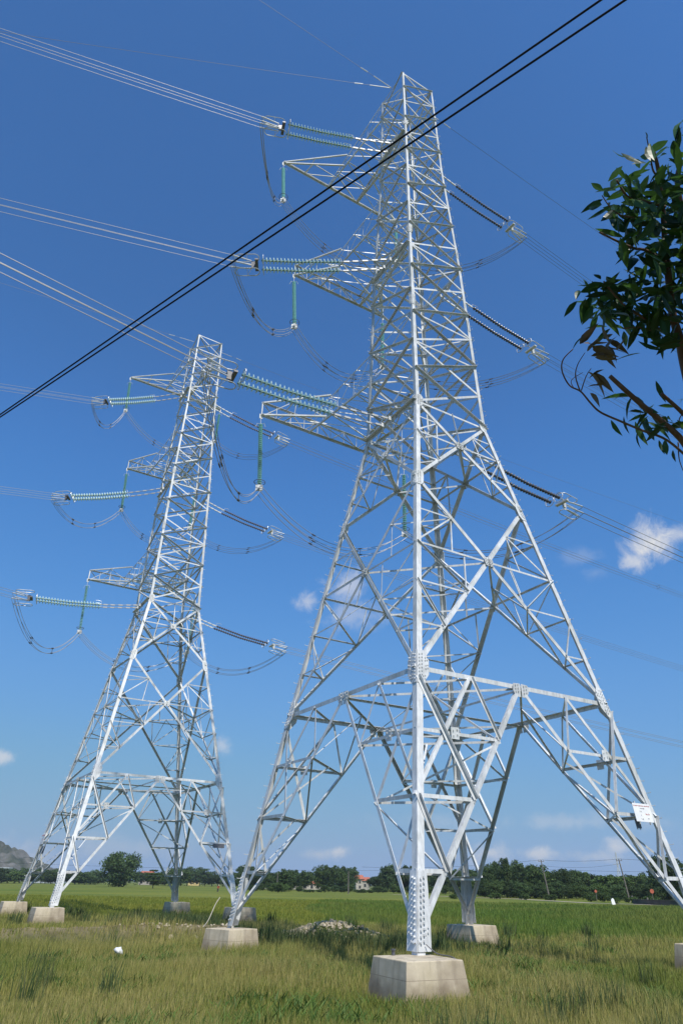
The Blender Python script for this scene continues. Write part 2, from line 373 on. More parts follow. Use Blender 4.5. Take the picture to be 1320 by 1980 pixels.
# ------------------------------------------------------------------ ground
TA = Vector((4.1586, 28.0923, 0)); YAW_A = 0.53708
TB = Vector((-14.6922, 54.3531, 0.069)); YAW_B = 0.54418
BANK = [(-13.5, 30.5), (-10.5, 33.5), (-7.5, 35.5), (-4.8, 36.2)]
def bank_amount(x, y):
    best = np.full(np.shape(x), 1e9)
    for (x0, y0), (x1, y1) in zip(BANK[:-1], BANK[1:]):
        dx, dy = x1 - x0, y1 - y0; t = np.clip(((x - x0) * dx + (y - y0) * dy) / (dx * dx + dy * dy), 0, 1)
        best = np.minimum(best, np.hypot(x - x0 - t * dx, y - y0 - t * dy))
    return np.exp(-(best / 1.0) ** 2)
MOUND = bearing(640, 1808, 39.0)
def gz(x, y):
    x = np.asarray(x, float); y = np.asarray(y, float); r = np.hypot(x, y)
    z = .07 * np.sin(.31 * x + 1.3) * np.sin(.27 * y) + .04 * np.sin(.93 * x + .4) * np.cos(.81 * y) - .03
    z = z * np.clip(1.6 - r / 120, 0, 1)
    z = z + .60 * bank_amount(x, y)
    z = z + .72 * np.exp(-(((x - MOUND.x) / 2.2) ** 2 + ((y - MOUND.y) / 1.2) ** 2))
    return z
def gzf(x, y): return float(gz(x, y))

rings = np.concatenate([np.linspace(0.5, 60, 120), np.geomspace(62, 9000, 60)])
segs = 240
th = np.linspace(0, 2 * np.pi, segs, endpoint=False)
gx = rings[:, None] * np.cos(th)[None]; gy = rings[:, None] * np.sin(th)[None]
V = np.stack([gx.ravel(), gy.ravel(), gz(gx.ravel(), gy.ravel())], 1)
V = np.vstack([V, [[0, 0, gzf(0, 0)]]])
i, j = np.meshgrid(np.arange(len(rings) - 1), np.arange(segs), indexing='ij'); j2 = (j + 1) % segs
F4 = np.stack([i * segs + j, (i + 1) * segs + j, (i + 1) * segs + j2, i * segs + j2], -1).reshape(-1, 4)
F3 = np.stack([np.full(segs, len(V) - 1), np.arange(segs), (np.arange(segs) + 1) % segs], 1)
ground = np_mesh('ground', V, F4, F3, GROUND); tag(ground, kind='structure')
ground.data.polygons.foreach_set('use_smooth', [True] * len(ground.data.polygons))
att = ground.data.attributes.new('bare', 'FLOAT', 'POINT')
def block_gap(x, y):
    best = np.full(np.shape(x), 1e9)
    for base, yaw in ((TA, YAW_A), (TB, YAW_B)):
        c, sn = math.cos(yaw), math.sin(yaw); lx = (x - base.x) * c + (y - base.y) * sn; ly = -(x - base.x) * sn + (y - base.y) * c
        best = np.minimum(best, np.maximum(np.abs(np.abs(lx) - 6.12), np.abs(np.abs(ly) - 6.12)) - .93)
    return best
BARE = np.clip(bank_amount(V[:, 0], V[:, 1]) * 1.4 - .55, 0, 1) * .8 + np.exp(-np.clip(block_gap(V[:, 0], V[:, 1]), 0, 9) / .3)
att.data.foreach_set('value', np.clip(BARE, 0, 1).astype(np.float32))

# sandy track along the far side of the paddies
def strip(name, pts, width, z, mat):
    vs = []; fs = []
    for k, q in enumerate(pts):
        d = (Vector(pts[min(k + 1, len(pts) - 1)]) - Vector(pts[max(k - 1, 0)])).to_2d().normalized(); nn = Vector((-d.y, d.x))
        w = width * random.uniform(.75, 1.2)
        for s in (-1, 1): vs.append((q[0] + s * nn.x * w, q[1] + s * nn.y * w, gzf(q[0], q[1]) + z))
        if k: fs.append((2 * k - 2, 2 * k - 1, 2 * k + 1, 2 * k))
    return tag(mesh_obj(name, vs, fs, mat), kind='structure')
strip('path', [tuple(bearing(px, 1750, d)) for px, d in ((760, 222), (880, 196), (1000, 182), (1090, 160), (1150, 150), (1230, 146), (1330, 142), (1500, 140))], 1.5, .05, SAND)

# limestone hill on the left skyline
def make_hill():
    c = bearing(-70, 1700, 1050); n = 90; vs = []; fs = []
    for a in range(n):
        for b in range(n):
            x = (a / (n - 1) - .5) * 370; y = (b / (n - 1) - .5) * 300
            rr = math.hypot(x / 128, y / 110)
            hgt = 44 * max(0, 1 - rr ** 2.4) ** .8 if rr < 1 else 0
            from mathutils import noise as mn
            q = Vector((x, y, 0)) * .018
            hgt *= .78 + .5 * mn.fractal(q, .9, 2.1, 5)
            hgt += (hgt > 1) * 8 * mn.fractal(q * 4, .9, 2.1, 4)
            vs.append((c.x + x, c.y + y, hgt - 1.5))
    for a in range(n - 1):
        for b in range(n - 1): fs.append((a * n + b, (a + 1) * n + b, (a + 1) * n + b + 1, a * n + b + 1))
    tag(mesh_obj('hill', vs, fs, HILLMAT, smooth=False), kind='structure')
make_hill()

# ------------------------------------------------------------------ lattice tower (local frame: u along the line, v along the arms)
Z = [52.05, 50.21, 48.49, 46.62, 44.9, 43.09, 41.25, 39.25, 37.44, 35.52, 33.68, 31.84, 29.96, 28.25, 26.23, 24.33, 22.27, 17.34, 8.55, 0.74]
P2, BELT, FOOT = 17, 18, 19
SG = {'N': (-1, -1), 'R': (1, -1), 'F': (1, 1), 'L': (-1, 1)}
FACES = [('N', 'R', Vector((0, -1, 0))), ('R', 'F', Vector((1, 0, 0))), ('F', 'L', Vector((0, 1, 0))), ('L', 'N', Vector((-1, 0, 0)))]
HZ = ([0.74, 22.27, 33.68, 43.09, 52.05], [6.0, 2.136, 1.83, 1.451, 1.30])
def hw(z): return float(np.interp(z, *HZ))
def node(leg, z):
    a, b = SG[leg]; h = hw(z); return Vector((a * h, b * h, z))
def lerp(a, b, t): return a + (b - a) * t

def to_world(q, T='A'):
    base, yaw = (TA, YAW_A) if T == 'A' else (TB, YAW_B)
    c, s = math.cos(yaw), math.sin(yaw)
    return Vector((base.x + c * q[0] - s * q[1], base.y + s * q[0] + c * q[1], base.z + q[2]))

jit = [0]
def angle_bar(mb, p0, p1, n, w, outside=False, layer=1, t=None, trim=0.0):
    """steel angle from p0 to p1 lying on a face with outward normal n; the other flange points in (or out when bolted outside)"""
    p0, p1 = Vector(p0), Vector(p1); d = p1 - p0; L = d.length; d.normalize()
    p0 = p0 + d * trim; p1 = p1 - d * trim
    n = (n - d * n.dot(d)).normalized(); e = n.cross(d)
    if e.z > 0 or (abs(e.z) < 1e-3 and e.x < 0): e = -e
    if n.x < -.5 and not outside and e.y > 0: e = -e
    w *= .92
    t = t or max(.010, w * .1)
    jit[0] = (jit[0] + 1) % 9; j = jit[0] * .0013
    if outside: b0, sgn = .004 + j, 1
    else: b0, sgn = -.022 * layer - j, -1
    fl = w * (.5 if n.x < -.5 and not outside else 1); prof = [(0, 0), (w, 0), (w, t), (t, t), (t, fl), (0, fl)]
    ring = lambda q: [q + e * (a - w * .5) + n * (b0 + sgn * b) for a, b in prof]
    vs = ring(p0) + ring(p1)
    mb.add(vs, [(0, 1, 2, 3, 4, 5)[::-1], (6, 7, 8, 9, 10, 11)] + [(i, (i + 1) % 6, 6 + (i + 1) % 6, 6 + i) for i in range(6)])

def bolts(mb, c, n, e1, e2, n1, n2, s1, s2, r=.016, hgt=.036):
    for i in range(n1):
        for k in range(n2):
            q = c + e1 * ((i - (n1 - 1) / 2) * s1 + (s1 * .25 if k % 2 else 0)) + e2 * (k - (n2 - 1) / 2) * s2
            mb.box(q + n * hgt * .5, e1 * r, e2 * r, n * hgt * .62)

def make_tower():
    root = empty('lattice_tower')
    bars = {'diagonal_brace': [], 'main_diagonal': [], 'horizontal_beam': [], 'secondary_brace': []}
    def bar(kind, p0, p1, n, w, **k):
        if n.x < -.5 and k.get('outside') and kind != 'diagonal_brace' and w < .19: k['outside'] = False; k['layer'] = 3.2
        bars[kind].append((p0, p1, n, w, k))
    # legs
    for lg, (a, b) in SG.items():
        mb = MB(); rings = []
        zs = [(.70, .245), (BELT, .24), (BELT, .225), (16, .21), (16, .19), (10, .17), (10, .155), (5, .145), (5, .135), (0, .12)]
        for zz, w in zs:
            z = zz if isinstance(zz, float) else Z[zz]
            q = node(lg, z); X = Vector((-a, 0, 0)); Y = Vector((0, -b, 0)); t = .022
            rings.append([q, q + X * w, q + X * w + Y * t, q + X * t + Y * t, q + X * t + Y * w, q + Y * w])
        vs = [v for r in rings for v in r]; fs = [(0, 1, 2, 3, 4, 5)]
        for k in range(len(rings) - 1): fs += [(k * 6 + i, k * 6 + (i + 1) % 6, k * 6 + 6 + (i + 1) % 6, k * 6 + 6 + i) for i in range(6)]
        fs.append(tuple(range(len(vs) - 6, len(vs)))); mb.add(vs, fs)
        leg = mb.build('leg', STEEL, root)
        # splice and gusset plates with their bolts, both faces of the leg
        for fa, fb, n in FACES:
            if lg not in (fa, fb): continue
            other = fb if lg == fa else fa
            inw = (node(other, Z[16]) - node(lg, Z[16])).normalized()
            def plate(z, h, w, tall=False, hexa=False, nb=8):
                q = node(lg, z); up = (node(lg, z + .5) - node(lg, z - .5)).normalized(); pm = MB(); o = n * .006
                if hexa: poly = [q - up * h * .5, q - up * h * .5 + inw * w * .55, q - up * h * .22 + inw * w, q + up * h * .22 + inw * w, q + up * h * .5 + inw * w * .55, q + up * h * .5]
                elif tall: poly = [q - up * h * .5, q - up * h * .5 + inw * w * 1.15, q - up * h * .18 + inw * w * 1.1, q + up * h * .5 + inw * w * .8, q + up * h * .5]
                else: poly = [q - up * h * .5, q - up * h * .5 + inw * w * .7, q - up * h * .3 + inw * w, q + up * h * .3 + inw * w, q + up * h * .5 + inw * w * .7, q + up * h * .5]
                pm.prism([v + o for v in poly], n * .016)
                bolts(pm, q + n * .02 + inw * .13, n, up, inw, nb, 2, h * .86 / nb, .10, *((.020, .05) if tall else (.016, .036)))
                if w > .36: bolts(pm, q + n * .02 + inw * (w - .1) + up * (-h * .26 if tall else h * .0), n, up, inw, 2, 2, .12, .08)
                if hexa: bolts(pm, q + n * .02 + inw * (w - .12) + up * h * .25, n, up, inw, 2, 2, .11, .08); bolts(pm, q + n * .02 + inw * (w - .2) - up * h * .33, n, up, inw, 2, 2, .11, .08)
                pm.build('gusset_plate', STEEL, leg)
            plate(1.72, 1.86, .37, tall=True, nb=12)
            plate(8.6, 1.2, .48, hexa=True, nb=8)
            plate(17.3, .85, .36, nb=8)
            plate(22.35, .75, .38, nb=7)
            for z, h in ((29.2, .8), (35.0, .7), (46.0, .5), (13.0, .0)):
                if h: plate(z, h, .19, nb=7)
    # body bracing
    horiz = {0, 1, 4, 6, 7, 10, 13, 14, 16}
    for fi, (A, B, n) in enumerate(FACES):
        for k in range(16):
            wd = float(np.interp(k, [0, 15], [.075, .13]))
            for m in (0, 1):
                na = k if m == 0 else k + 1; nb_ = k + 1 if m == 0 else k
                bar('diagonal_brace', node(A, Z[na]), node(B, Z[nb_]), n, wd, outside=(na % 2 == 1), layer=1)
        for k in sorted(horiz):
            heavy = k in (4, 10, 16) and fi in (1, 3)
            bar('horizontal_beam', node(A, Z[k]), node(B, Z[k]), n, .20 if heavy else .10, outside=heavy, layer=2)
        # two big X panels
        for (kt, kb, ndiv) in ((16, P2, (2, 2)), (P2, BELT, (2, 3))):
            a0, b0, a1, b1 = node(A, Z[kt]), node(B, Z[kt]), node(A, Z[kb]), node(B, Z[kb])
            ht, hb = hw(Z[kt]), hw(Z[kb]); t = ht / (ht + hb); X = lerp(a0, b1, t)
            X.x, X.y = ((a0 + b0) * .5).x + ((a1 + b1) * .5 - (a0 + b0) * .5).x * t, ((a0 + b0) * .5).y + ((a1 + b1) * .5 - (a0 + b0) * .5).y * t
            bar('main_diagonal', a0, X, n, .165, layer=1); bar('main_diagonal', X, b1, n, .165, layer=1)
            bar('main_diagonal', b0, X, n, .165, layer=1.4); bar('main_diagonal', X, a1, n, .165, layer=1.4)
            pm = MB(); e = (b0 - a0).normalized(); dn = (a1 + b1 - a0 - b0).normalized()
            for s in (-1, 1):
                pm.prism([X + n * .006 + e * s * .03 + dn * .23, X + n * .006 + e * s * .20 + dn * .19, X + n * .006 + e * s * .23 - dn * .12, X + n * .006 + e * s * .03 - dn * .22][::s], n * .014)
                bolts(pm, X + n * .02 + e * s * .11, n, dn, e, 3, 2, .11, .09)
            pm.build('gusset_plate', STEEL, root)
            for (q0, q1, s) in ((a0, a1, 1), (b0, b1, -1)):
                E = lerp(q0, q1, (X.z - q0.z) / (q1.z - q0.z))
                bar('secondary_brace', E, X, n, .085, layer=2.2)
                for (apex, nd) in ((q0, ndiv[0]), (q1, ndiv[1])):
                    for i_ in range(1, nd):
                        f = i_ / nd; lp, dp = lerp(apex, E, f), lerp(apex, X, f)
                        bar('secondary_brace', lp, dp, n, .065, layer=2.2)
                        lp2 = lerp(apex, E, (i_ + 1) / nd)
                        bar('secondary_brace', lp2, dp, n, .075, outside=(apex is q1), layer=3)
                    f = (nd - 1) / nd
                    bar('secondary_brace', lerp(apex, X, f), lerp(E, X, .5) if apex is q0 else lerp(apex, X, f) + (E - lerp(apex, E, f)) * .98, n, .055, layer=3.4)
            if kt == 16: bar('secondary_brace', (a0 + b0) * .5, X, n, .085, outside=True)
            mid_in = []
        # belt and splayed leg bays
        a0, b0, a1, b1 = node(A, Z[BELT]), node(B, Z[BELT]), node(A, Z[FOOT]), node(B, Z[FOOT])
        M = (a0 + b0) * .5
        bar('horizontal_beam', a0, M, n, .17, layer=2); bar('horizontal_beam', M, b0, n, .17, layer=2)
        pm = MB(); e = (b0 - a0).normalized(); up = Vector((0, 0, 1))
        for s in (-1, 1):
            pm.prism([q + n * .006 for q in (M + e * s * .03 + up * .12, M + e * s * .34 + up * .10, M + e * s * .38 - up * .16, M + e * s * .24 - up * .36, M + e * s * .03 - up * .36)][::s], n * .014)
            bolts(pm, M + n * .02 + e * s * .2 - up * .08, n, up, e, 3, 2, .12, .12)
        pm.build('gusset_plate', STEEL, root)
        for (q0, q1, s) in ((a0, a1, 1), (b0, b1, -1)):
            foot = lerp(q1, q0, .03)
            bar('main_diagonal', M, foot, n, .15, layer=1)
            Mh = (q0 + M) * .5
            def lz(z): return lerp(q0, q1, (z - q0.z) / (q1.z - q0.z))
            def vz(z): return lerp(M, foot, (z - M.z) / (foot.z - M.z))
            r1, r2, r3 = 6.50, 4.55, 2.61
            bar('horizontal_beam', lz(r1), vz(r1), n, .11, layer=2); bar('horizontal_beam', lz(r2), vz(r2), n, .12, layer=2); bar('horizontal_beam', lz(r3), vz(r3), n, .12, layer=2)
            bar('main_diagonal', Mh, lz(r2), n, .125, layer=1.6); bar('main_diagonal', lerp(q0, q1, .04), vz(r2), n, .135, outside=True)
            bar('secondary_brace', Mh, vz(r1), n, .095, outside=True); bar('secondary_brace', lz(r2), vz(r3), n, .12, outside=True)
            pm = MB(); cx = lerp(lz(r1), vz(r1), .44); pm.box(cx + n * .03, e * .16, Vector((0, 0, .18)), n * .006); bolts(pm, cx + n * .036, n, up, e, 2, 2, .16, .16)
            pm.build('gusset_plate', STEEL, root)
    # ties between neighbouring faces: triangles in every leg, diamonds at the crossings
    up = Vector((0, 0, 1))
    mids = {}
    for A, B, n in FACES:
        for kt, kb in ((16, P2), (P2, BELT)):
            ht, hb = hw(Z[kt]), hw(Z[kb]); zX = lerp(Z[kt], Z[kb], ht / (ht + hb)); mids.setdefault(kt, []).append((node(A, zX) + node(B, zX)) * .5)
        mids.setdefault(BELT, []).append((node(A, Z[BELT]) + node(B, Z[BELT])) * .5)
        mids.setdefault(99, []).append(lerp(node(A, Z[BELT]), node(B, Z[BELT]), .25)); mids.setdefault(98, []).append(lerp(node(A, Z[BELT]), node(B, Z[BELT]), .75))
    for k in (16, P2, BELT):
        for i_ in range(4): bar('secondary_brace', mids[k][i_], mids[k][(i_ + 1) % 4], up, .09)
    for i_ in range(4): bar('secondary_brace', mids[98][i_], mids[99][(i_ + 1) % 4], up, .08, layer=2)
    for i_ in range(2): bar('secondary_brace', mids[BELT][i_], mids[BELT][i_ + 2], up, .09, layer=3)
    for k in (16, 13, 10, 7, 4, 0):
        bar('secondary_brace', node('N', Z[k]), node('F', Z[k]), up, .08); bar('secondary_brace', node('L', Z[k]), node('R', Z[k]), up, .08, layer=2)
    for i_, lg in enumerate('NRFL'):
        Ma, Mb = mids[BELT][i_], mids[BELT][i_ - 1]; foot = lerp(node(lg, Z[FOOT]), node(lg, Z[BELT]), .03)
        def vz(M, z): return lerp(M, foot, (z - M.z) / (foot.z - M.z))
        rr = (6.50, 4.55, 2.61)
        for r_ in rr: bar('secondary_brace', vz(Ma, r_), vz(Mb, r_), up, .08)
        bar('secondary_brace', vz(Ma, rr[0]), vz(Mb, rr[1]), up, .07, layer=2); bar('secondary_brace', vz(Mb, rr[1]), (vz(Ma, rr[2])), up, .07, layer=2)
        bar('secondary_brace', (vz(Ma, rr[1]) + vz(Mb, rr[1])) * .5, node(lg, rr[2] + .2), up, .07); bar('secondary_brace', (vz(Ma, rr[0]) + vz(Mb, rr[0])) * .5, node(lg, rr[1]), up, .07)
        bar('secondary_brace', (Ma + Mb) * .5, vz(Ma, rr[0]), up, .07); bar('secondary_brace', (Ma + Mb) * .5, vz(Mb, rr[0]), up, .07)
        # inside the big panels
        for kt, kb in ((P2, BELT),):
            Xa, Xb = mids[P2][i_], mids[P2][i_ - 1]; ft = node(lg, Z[kb])
            for f in (1 / 3, 2 / 3): bar('secondary_brace', lerp(ft, Xa, f), lerp(ft, Xb, f), up, .065)
            bar('secondary_brace', lerp(ft, Xa, 1 / 3), lerp(ft, Xb, 2 / 3), up, .06, layer=2)
            tp = node(lg, Z[kt]); bar('secondary_brace', lerp(tp, Xa, .5), lerp(tp, Xb, .5), up, .06)
            bar('secondary_brace', lerp(Xa, Xb, .5), lerp(ft, Xa, 2 / 3), up, .06); bar('secondary_brace', lerp(Xa, Xb, .5), lerp(ft, Xb, 2 / 3), up, .06, layer=2)
        Xa, Xb = mids[16][i_], mids[16][i_ - 1]
        bar('secondary_brace', lerp(node(lg, Z[P2]), Xa, .5), lerp(node(lg, Z[P2]), Xb, .5), up, .06); bar('secondary_brace', lerp(Xa, Xb, .5), node(lg, lerp(Z[16], Z[P2], .4)), up, .06)
    # attachment lugs at the middle of the heavy beams
    for k in (4, 10, 16):
        for s in (-1, 1):
            pm = MB(); h = hw(Z[k]); q = Vector((s * (h + .05), 0, Z[k]))
            for t in (-.32, .32): pm.box(q + Vector((s * .10, t, -.02)), (.16, 0, 0), (0, .02, 0), (0, 0, .11))
            pm.box(q + Vector((s * .012, 0, 0)), (.012, 0, 0), (0, .55, 0), (0, 0, .13))
            bolts(pm, q + Vector((s * .02, 0, 0)), Vector((s, 0, 0)), Vector((0, 1, 0)), up, 6, 2, .17, .14)
            pm.build('string_bracket', STEEL, root)
    # build the bars: the largest hundred of each kind as parts, the rest of that kind together
    for kind, lst in bars.items():
        def rank(b):
            c = (Vector(b[0]) + Vector(b[1])) * .5; return -b[3] * (Vector(b[1]) - Vector(b[0])).length * (1.6 if (c.y < -.7 * hw(c.z) or c.x < -.7 * hw(c.z)) else 1)
        lst = sorted(lst, key=rank); rest = MB()
        for i_, (p0, p1, n, w, k) in enumerate(lst):
            mb = MB() if i_ < 100 else rest
            angle_bar(mb, p0, p1, n, w, **k)
            if i_ < 100: mb.build(kind, STEEL, root)
        if rest.v: tag(rest.build(kind, STEEL, root), kind='stuff')
    # step bolts up two legs
    for lg in ('R', 'L'):
        mb = MB(); a, b = SG[lg]; z = 2.4
        while z < 51.5:
            q = node(lg, z); dr = Vector((a, 0, 0)) if int(z / .42) % 2 else Vector((0, b, 0))
            mb.tube([q - dr * .04, q + dr * .17], .010, 5); mb.tube([q + dr * .17, q + dr * .17 + Vector((0, 0, .03))], .014, 5); z += .42
        tag(mb.build('step_bolt', STEEL, root), kind='stuff')
    # crossarms: frames held out beyond the far face, with an end beam parallel to the line
    D = 8.93
    for (kt, kb, kk, zEt, zEb, a, c) in ((0, 1, 5, 51.75, 51.58, 1.44, 5.37), (6, 7, 10, 41.05, 40.06, 1.77, 3.79), (13, 14, 16, 28.05, 27.10, 2.1, 5.32)):
        arm = empty('crossarm'); arm.parent = root
        def part(nm, p0, p1, n, w, **k):
            mb = MB(); angle_bar(mb, p0, p1, n, w, **k); mb.build(nm, STEEL, arm)
        ct, cb = {}, {}
        for s, lg in ((-1, 'L'), (1, 'F')):
            T0, B0 = node(lg, Z[kt]), node(lg, Z[kb]); T1, B1 = Vector((s * a, D, zEt)), Vector((s * a, D, zEb)); ct[s], cb[s] = (T0, T1), (B0, B1)
            sd = Vector((s, 0, 0))
            part('chord', T0, T1, sd, .13); part('chord', B0, B1, sd, .15)
            for i_ in range(4):
                f = i_ / 4; g = (i_ + 1) / 4
                part('brace', lerp(T0, T1, f), lerp(B0, B1, g), sd, .065, layer=2)
                if i_: part('brace', lerp(T0, T1, f), lerp(B0, B1, f), sd, .06, layer=3)
            # overhanging tip, tied back to the chords
            tt, tb = Vector((s * c, D, zEt - .05)), Vector((s * c, D, zEb))
            dn = Vector((0, 0, -1))
            part('brace', tt, lerp(T0, T1, .60), dn, .10); part('brace', tb, lerp(B0, B1, .66), dn, .11)
            part('brace', lerp(tb, B1, .45), lerp(tb, lerp(B0, B1, .66), .5), dn, .06, layer=2); part('brace', lerp(tb, B1, .45), lerp(B0, B1, .84), dn, .055, layer=3); part('brace', lerp(tt, lerp(T0, T1, .6), .5), lerp(tt, T1, .5), dn, .055, layer=2); part('brace', lerp(tb, lerp(B0, B1, .66), .5), lerp(B0, B1, .84), dn, .055, layer=4)
            if zEt - zEb > .4:
                part('brace', tt, tb, Vector((0, 1, 0)), .10, layer=2)
                m1, m2 = lerp(tt, lerp(T0, T1, .60), .5), lerp(tb, lerp(B0, B1, .66), .5)
                part('brace', tb, m1, Vector((s, -1, 0)), .06, layer=2); part('brace', m1, m2, Vector((s, -1, 0)), .055, layer=3); part('brace', m1, lerp(B0, B1, .66), Vector((s, -1, 0)), .06, layer=4)
            mb = MB(); mb.box(tb + Vector((0, 0, -.05)), (.10, 0, 0), (0, .02, 0), (0, 0, .16)); mb.build('tip_plate', STEEL, arm)
        nd = Vector((0, 1, 0))
        part('end_beam', Vector((-c, D, zEb)), Vector((c, D, zEb)), nd, .15)
        if zEt - zEb > .4:
            part('end_beam', Vector((-c, D, zEt)), Vector((c, D, zEt)), nd, .12); m = max(6, int(c * 2 / .9))
            for i_ in range(m):
                x0, x1 = -c + 2 * c * i_ / m, -c + 2 * c * (i_ + 1) / m
                part('brace', Vector((x0, D, zEb if i_ % 2 else zEt)), Vector((x1, D, zEt if i_ % 2 else zEb)), nd, .055, layer=2)
                if i_: part('brace', Vector((x0, D, zEb)), Vector((x0, D, zEt)), nd, .05, layer=3)
        else:
            part('end_beam', Vector((-c, D, zEt)), Vector((c, D, zEt)), nd, .11)
        dn = Vector((0, 0, -1))
        for i_ in range(5):
            f, g = .2 * i_, .2 * (i_ + 1)
            part('brace', lerp(*cb[-1], f), lerp(*cb[1], g), dn, .07, layer=2); part('brace', lerp(*ct[1], f), lerp(*ct[-1], g), -dn, .065, layer=2)
            part('brace', lerp(*cb[-1], g), lerp(*cb[1], g), dn, .075, layer=3)
            if i_ % 2: part('brace', lerp(*ct[-1], g), lerp(*ct[1], g), -dn, .065, layer=3)
    return root

tower_a = make_tower(); tower_b = copy_tree(tower_a)
tower_a.location = TA; tower_a.rotation_euler.z = YAW_A
tower_b.location = TB; tower_b.rotation_euler.z = YAW_B
tag(tower_a, 'nearer galvanized steel lattice tower, the large one right of centre', 'transmission tower', 'pair of lattice towers')
tag(tower_b, 'farther galvanized steel lattice tower, standing to the left behind the large one', 'transmission tower', 'pair of lattice towers')

# ------------------------------------------------------------------ footings
def make_footing():
    mb = MB(); t, b = .78, .93
    mb.add([(-b, -b, -.35), (b, -b, -.35), (b, b, -.35), (-b, b, -.35), (-t, -t, .745), (t, -t, .745), (t, t, .745), (-t, t, .745)],
           [(3, 2, 1, 0), (4, 5, 6, 7), (0, 1, 5, 4), (1, 2, 6, 5), (2, 3, 7, 6), (3, 0, 4, 7)])
    o = mb.build('concrete_footing', CONCRETE)
    bv = o.modifiers.new('bevel', 'BEVEL'); bv.width = .02; bv.segments = 2
    return o
# bearing and near corner of the blocks that are seen closest
SETOUT = {'N': (R(26.5), (1.66, 18.30)), 'L': (R(47.5), (-3.80, 28.85)), 'F': (R(31), (5.98, 34.85))}
foot0 = make_footing(); first = True
WHERE = {'N': 'front', 'L': 'left', 'R': 'right', 'F': 'back'}
for T, base, yaw in (('A', TA, YAW_A), ('B', TB, YAW_B)):
    for lg in 'NRFL':
        a, b = SG[lg]; q = to_world((a * 6.12 - (.42 if (T, lg) == ('A', 'R') else 0), b * 6.12, 0), T)
        o = foot0 if first else foot0.copy()
        if not first: link(o)
        first = False
        o.location = (q.x, q.y, base.z); o.rotation_euler = (0, 0, yaw)
        if T == 'A' and lg in SETOUT:
            by, off = SETOUT[lg]; f_ = Vector((math.cos(by) - math.sin(by), math.sin(by) + math.cos(by))) * .78
            sc_ = .88 if lg == 'L' else 1; o.scale = (sc_, sc_, 1); o.location = (off[0] + f_.x * sc_, off[1] + f_.y * sc_, base.z); o.rotation_euler = (0, 0, by)
        tag(o, 'tapered concrete block under the %s leg of the %s tower' % (WHERE[lg], 'nearer' if T == 'A' else 'farther'), 'footing', 'concrete footings of the towers')

# ------------------------------------------------------------------ insulator strings, conductors, jumpers
def disc_string(mb, p0, p1, n, r=.17, cap=.05):
    p0, p1 = Vector(p0), Vector(p1); L = (p1 - p0).length; st = L / n; prof = [(0, cap * .8)]
    for i_ in range(n):
        t = i_ * st
        prof += [(t + st * .06, cap), (t + st * .34, cap), (t + st * .42, r * .72), (t + st * .62, r), (t + st * .70, r * .97), (t + st * .74, r * .4), (t + st * .80, cap * .6)]
    prof.append((L, cap * .6)); mb.lathe(p0, p1, prof, 12)

def sag_line(a, b, sag, n=24):
    a, b = Vector(a), Vector(b); return [lerp(a, b, t) - Vector((0, 0, 4 * sag * t * (1 - t))) for t in np.linspace(0, 1, n)]

def racetrack(mb, c, e1, e2, l, w, r=.022):
    pts = []
    for k in range(9): a = -math.pi / 2 + math.pi * k / 8; pts.append(c + e1 * (l - w) + e1 * w * math.cos(a) + e2 * w * math.sin(a))
    for k in range(9): a = math.pi / 2 + math.pi * k / 8; pts.append(c - e1 * (l - w) + e1 * w * math.cos(a) + e2 * w * math.sin(a))
    mb.tube(pts, r, 6, closed=True)

LV = {'top': 4, 'middle': 10, 'bottom': 16}
WIRES = {  # tower, level, side: yoke point, bearing and slope of the span
 'A1L': ('A', 'top', -1, (-4.111, 25.642, 44.132), 201.69, -.1034), 'A2L': ('A', 'middle', -1, (-5.024, 26.655, 32.875), 201.12, -.1049), 'A3L': ('A', 'bottom', -1, (-4.938, 23.572, 22.131), 219.80, -.0177),
 'B1L': ('B', 'top', -1, (-23.566, 53.725, 44.025), 202.37, -.1227), 'B2L': ('B', 'middle', -1, (-24.718, 53.028, 32.557), 208.81, -.1405), 'B3L': ('B', 'bottom', -1, (-24.425, 50.359, 21.751), 235.19, -.0701),
 'A1R': ('A', 'top', 1, (11.876, 32.859, 44.363), 32.85, -.0713), 'A2R': ('A', 'middle', 1, (12.167, 33.355, 33.137), 31.04, -.0730), 'A3R': ('A', 'bottom', 1, (12.573, 33.400, 21.587), 29.29, -.0900),
 'B1R': ('B', 'top', 1, (-7.078, 59.428, 44.154), 26.79, -.1231), 'B2R': ('B', 'middle', 1, (-7.055, 59.613, 32.832), 24.62, -.1367), 'B3R': ('B', 'bottom', 1, (-6.140, 59.676, 21.224), 9.79, -.1865)}
TNAME = {'A': 'nearer', 'B': 'farther'}
ends = {}
QUAD = [(-.22, .22), (.22, .22), (.22, -.22), (-.22, -.22)]
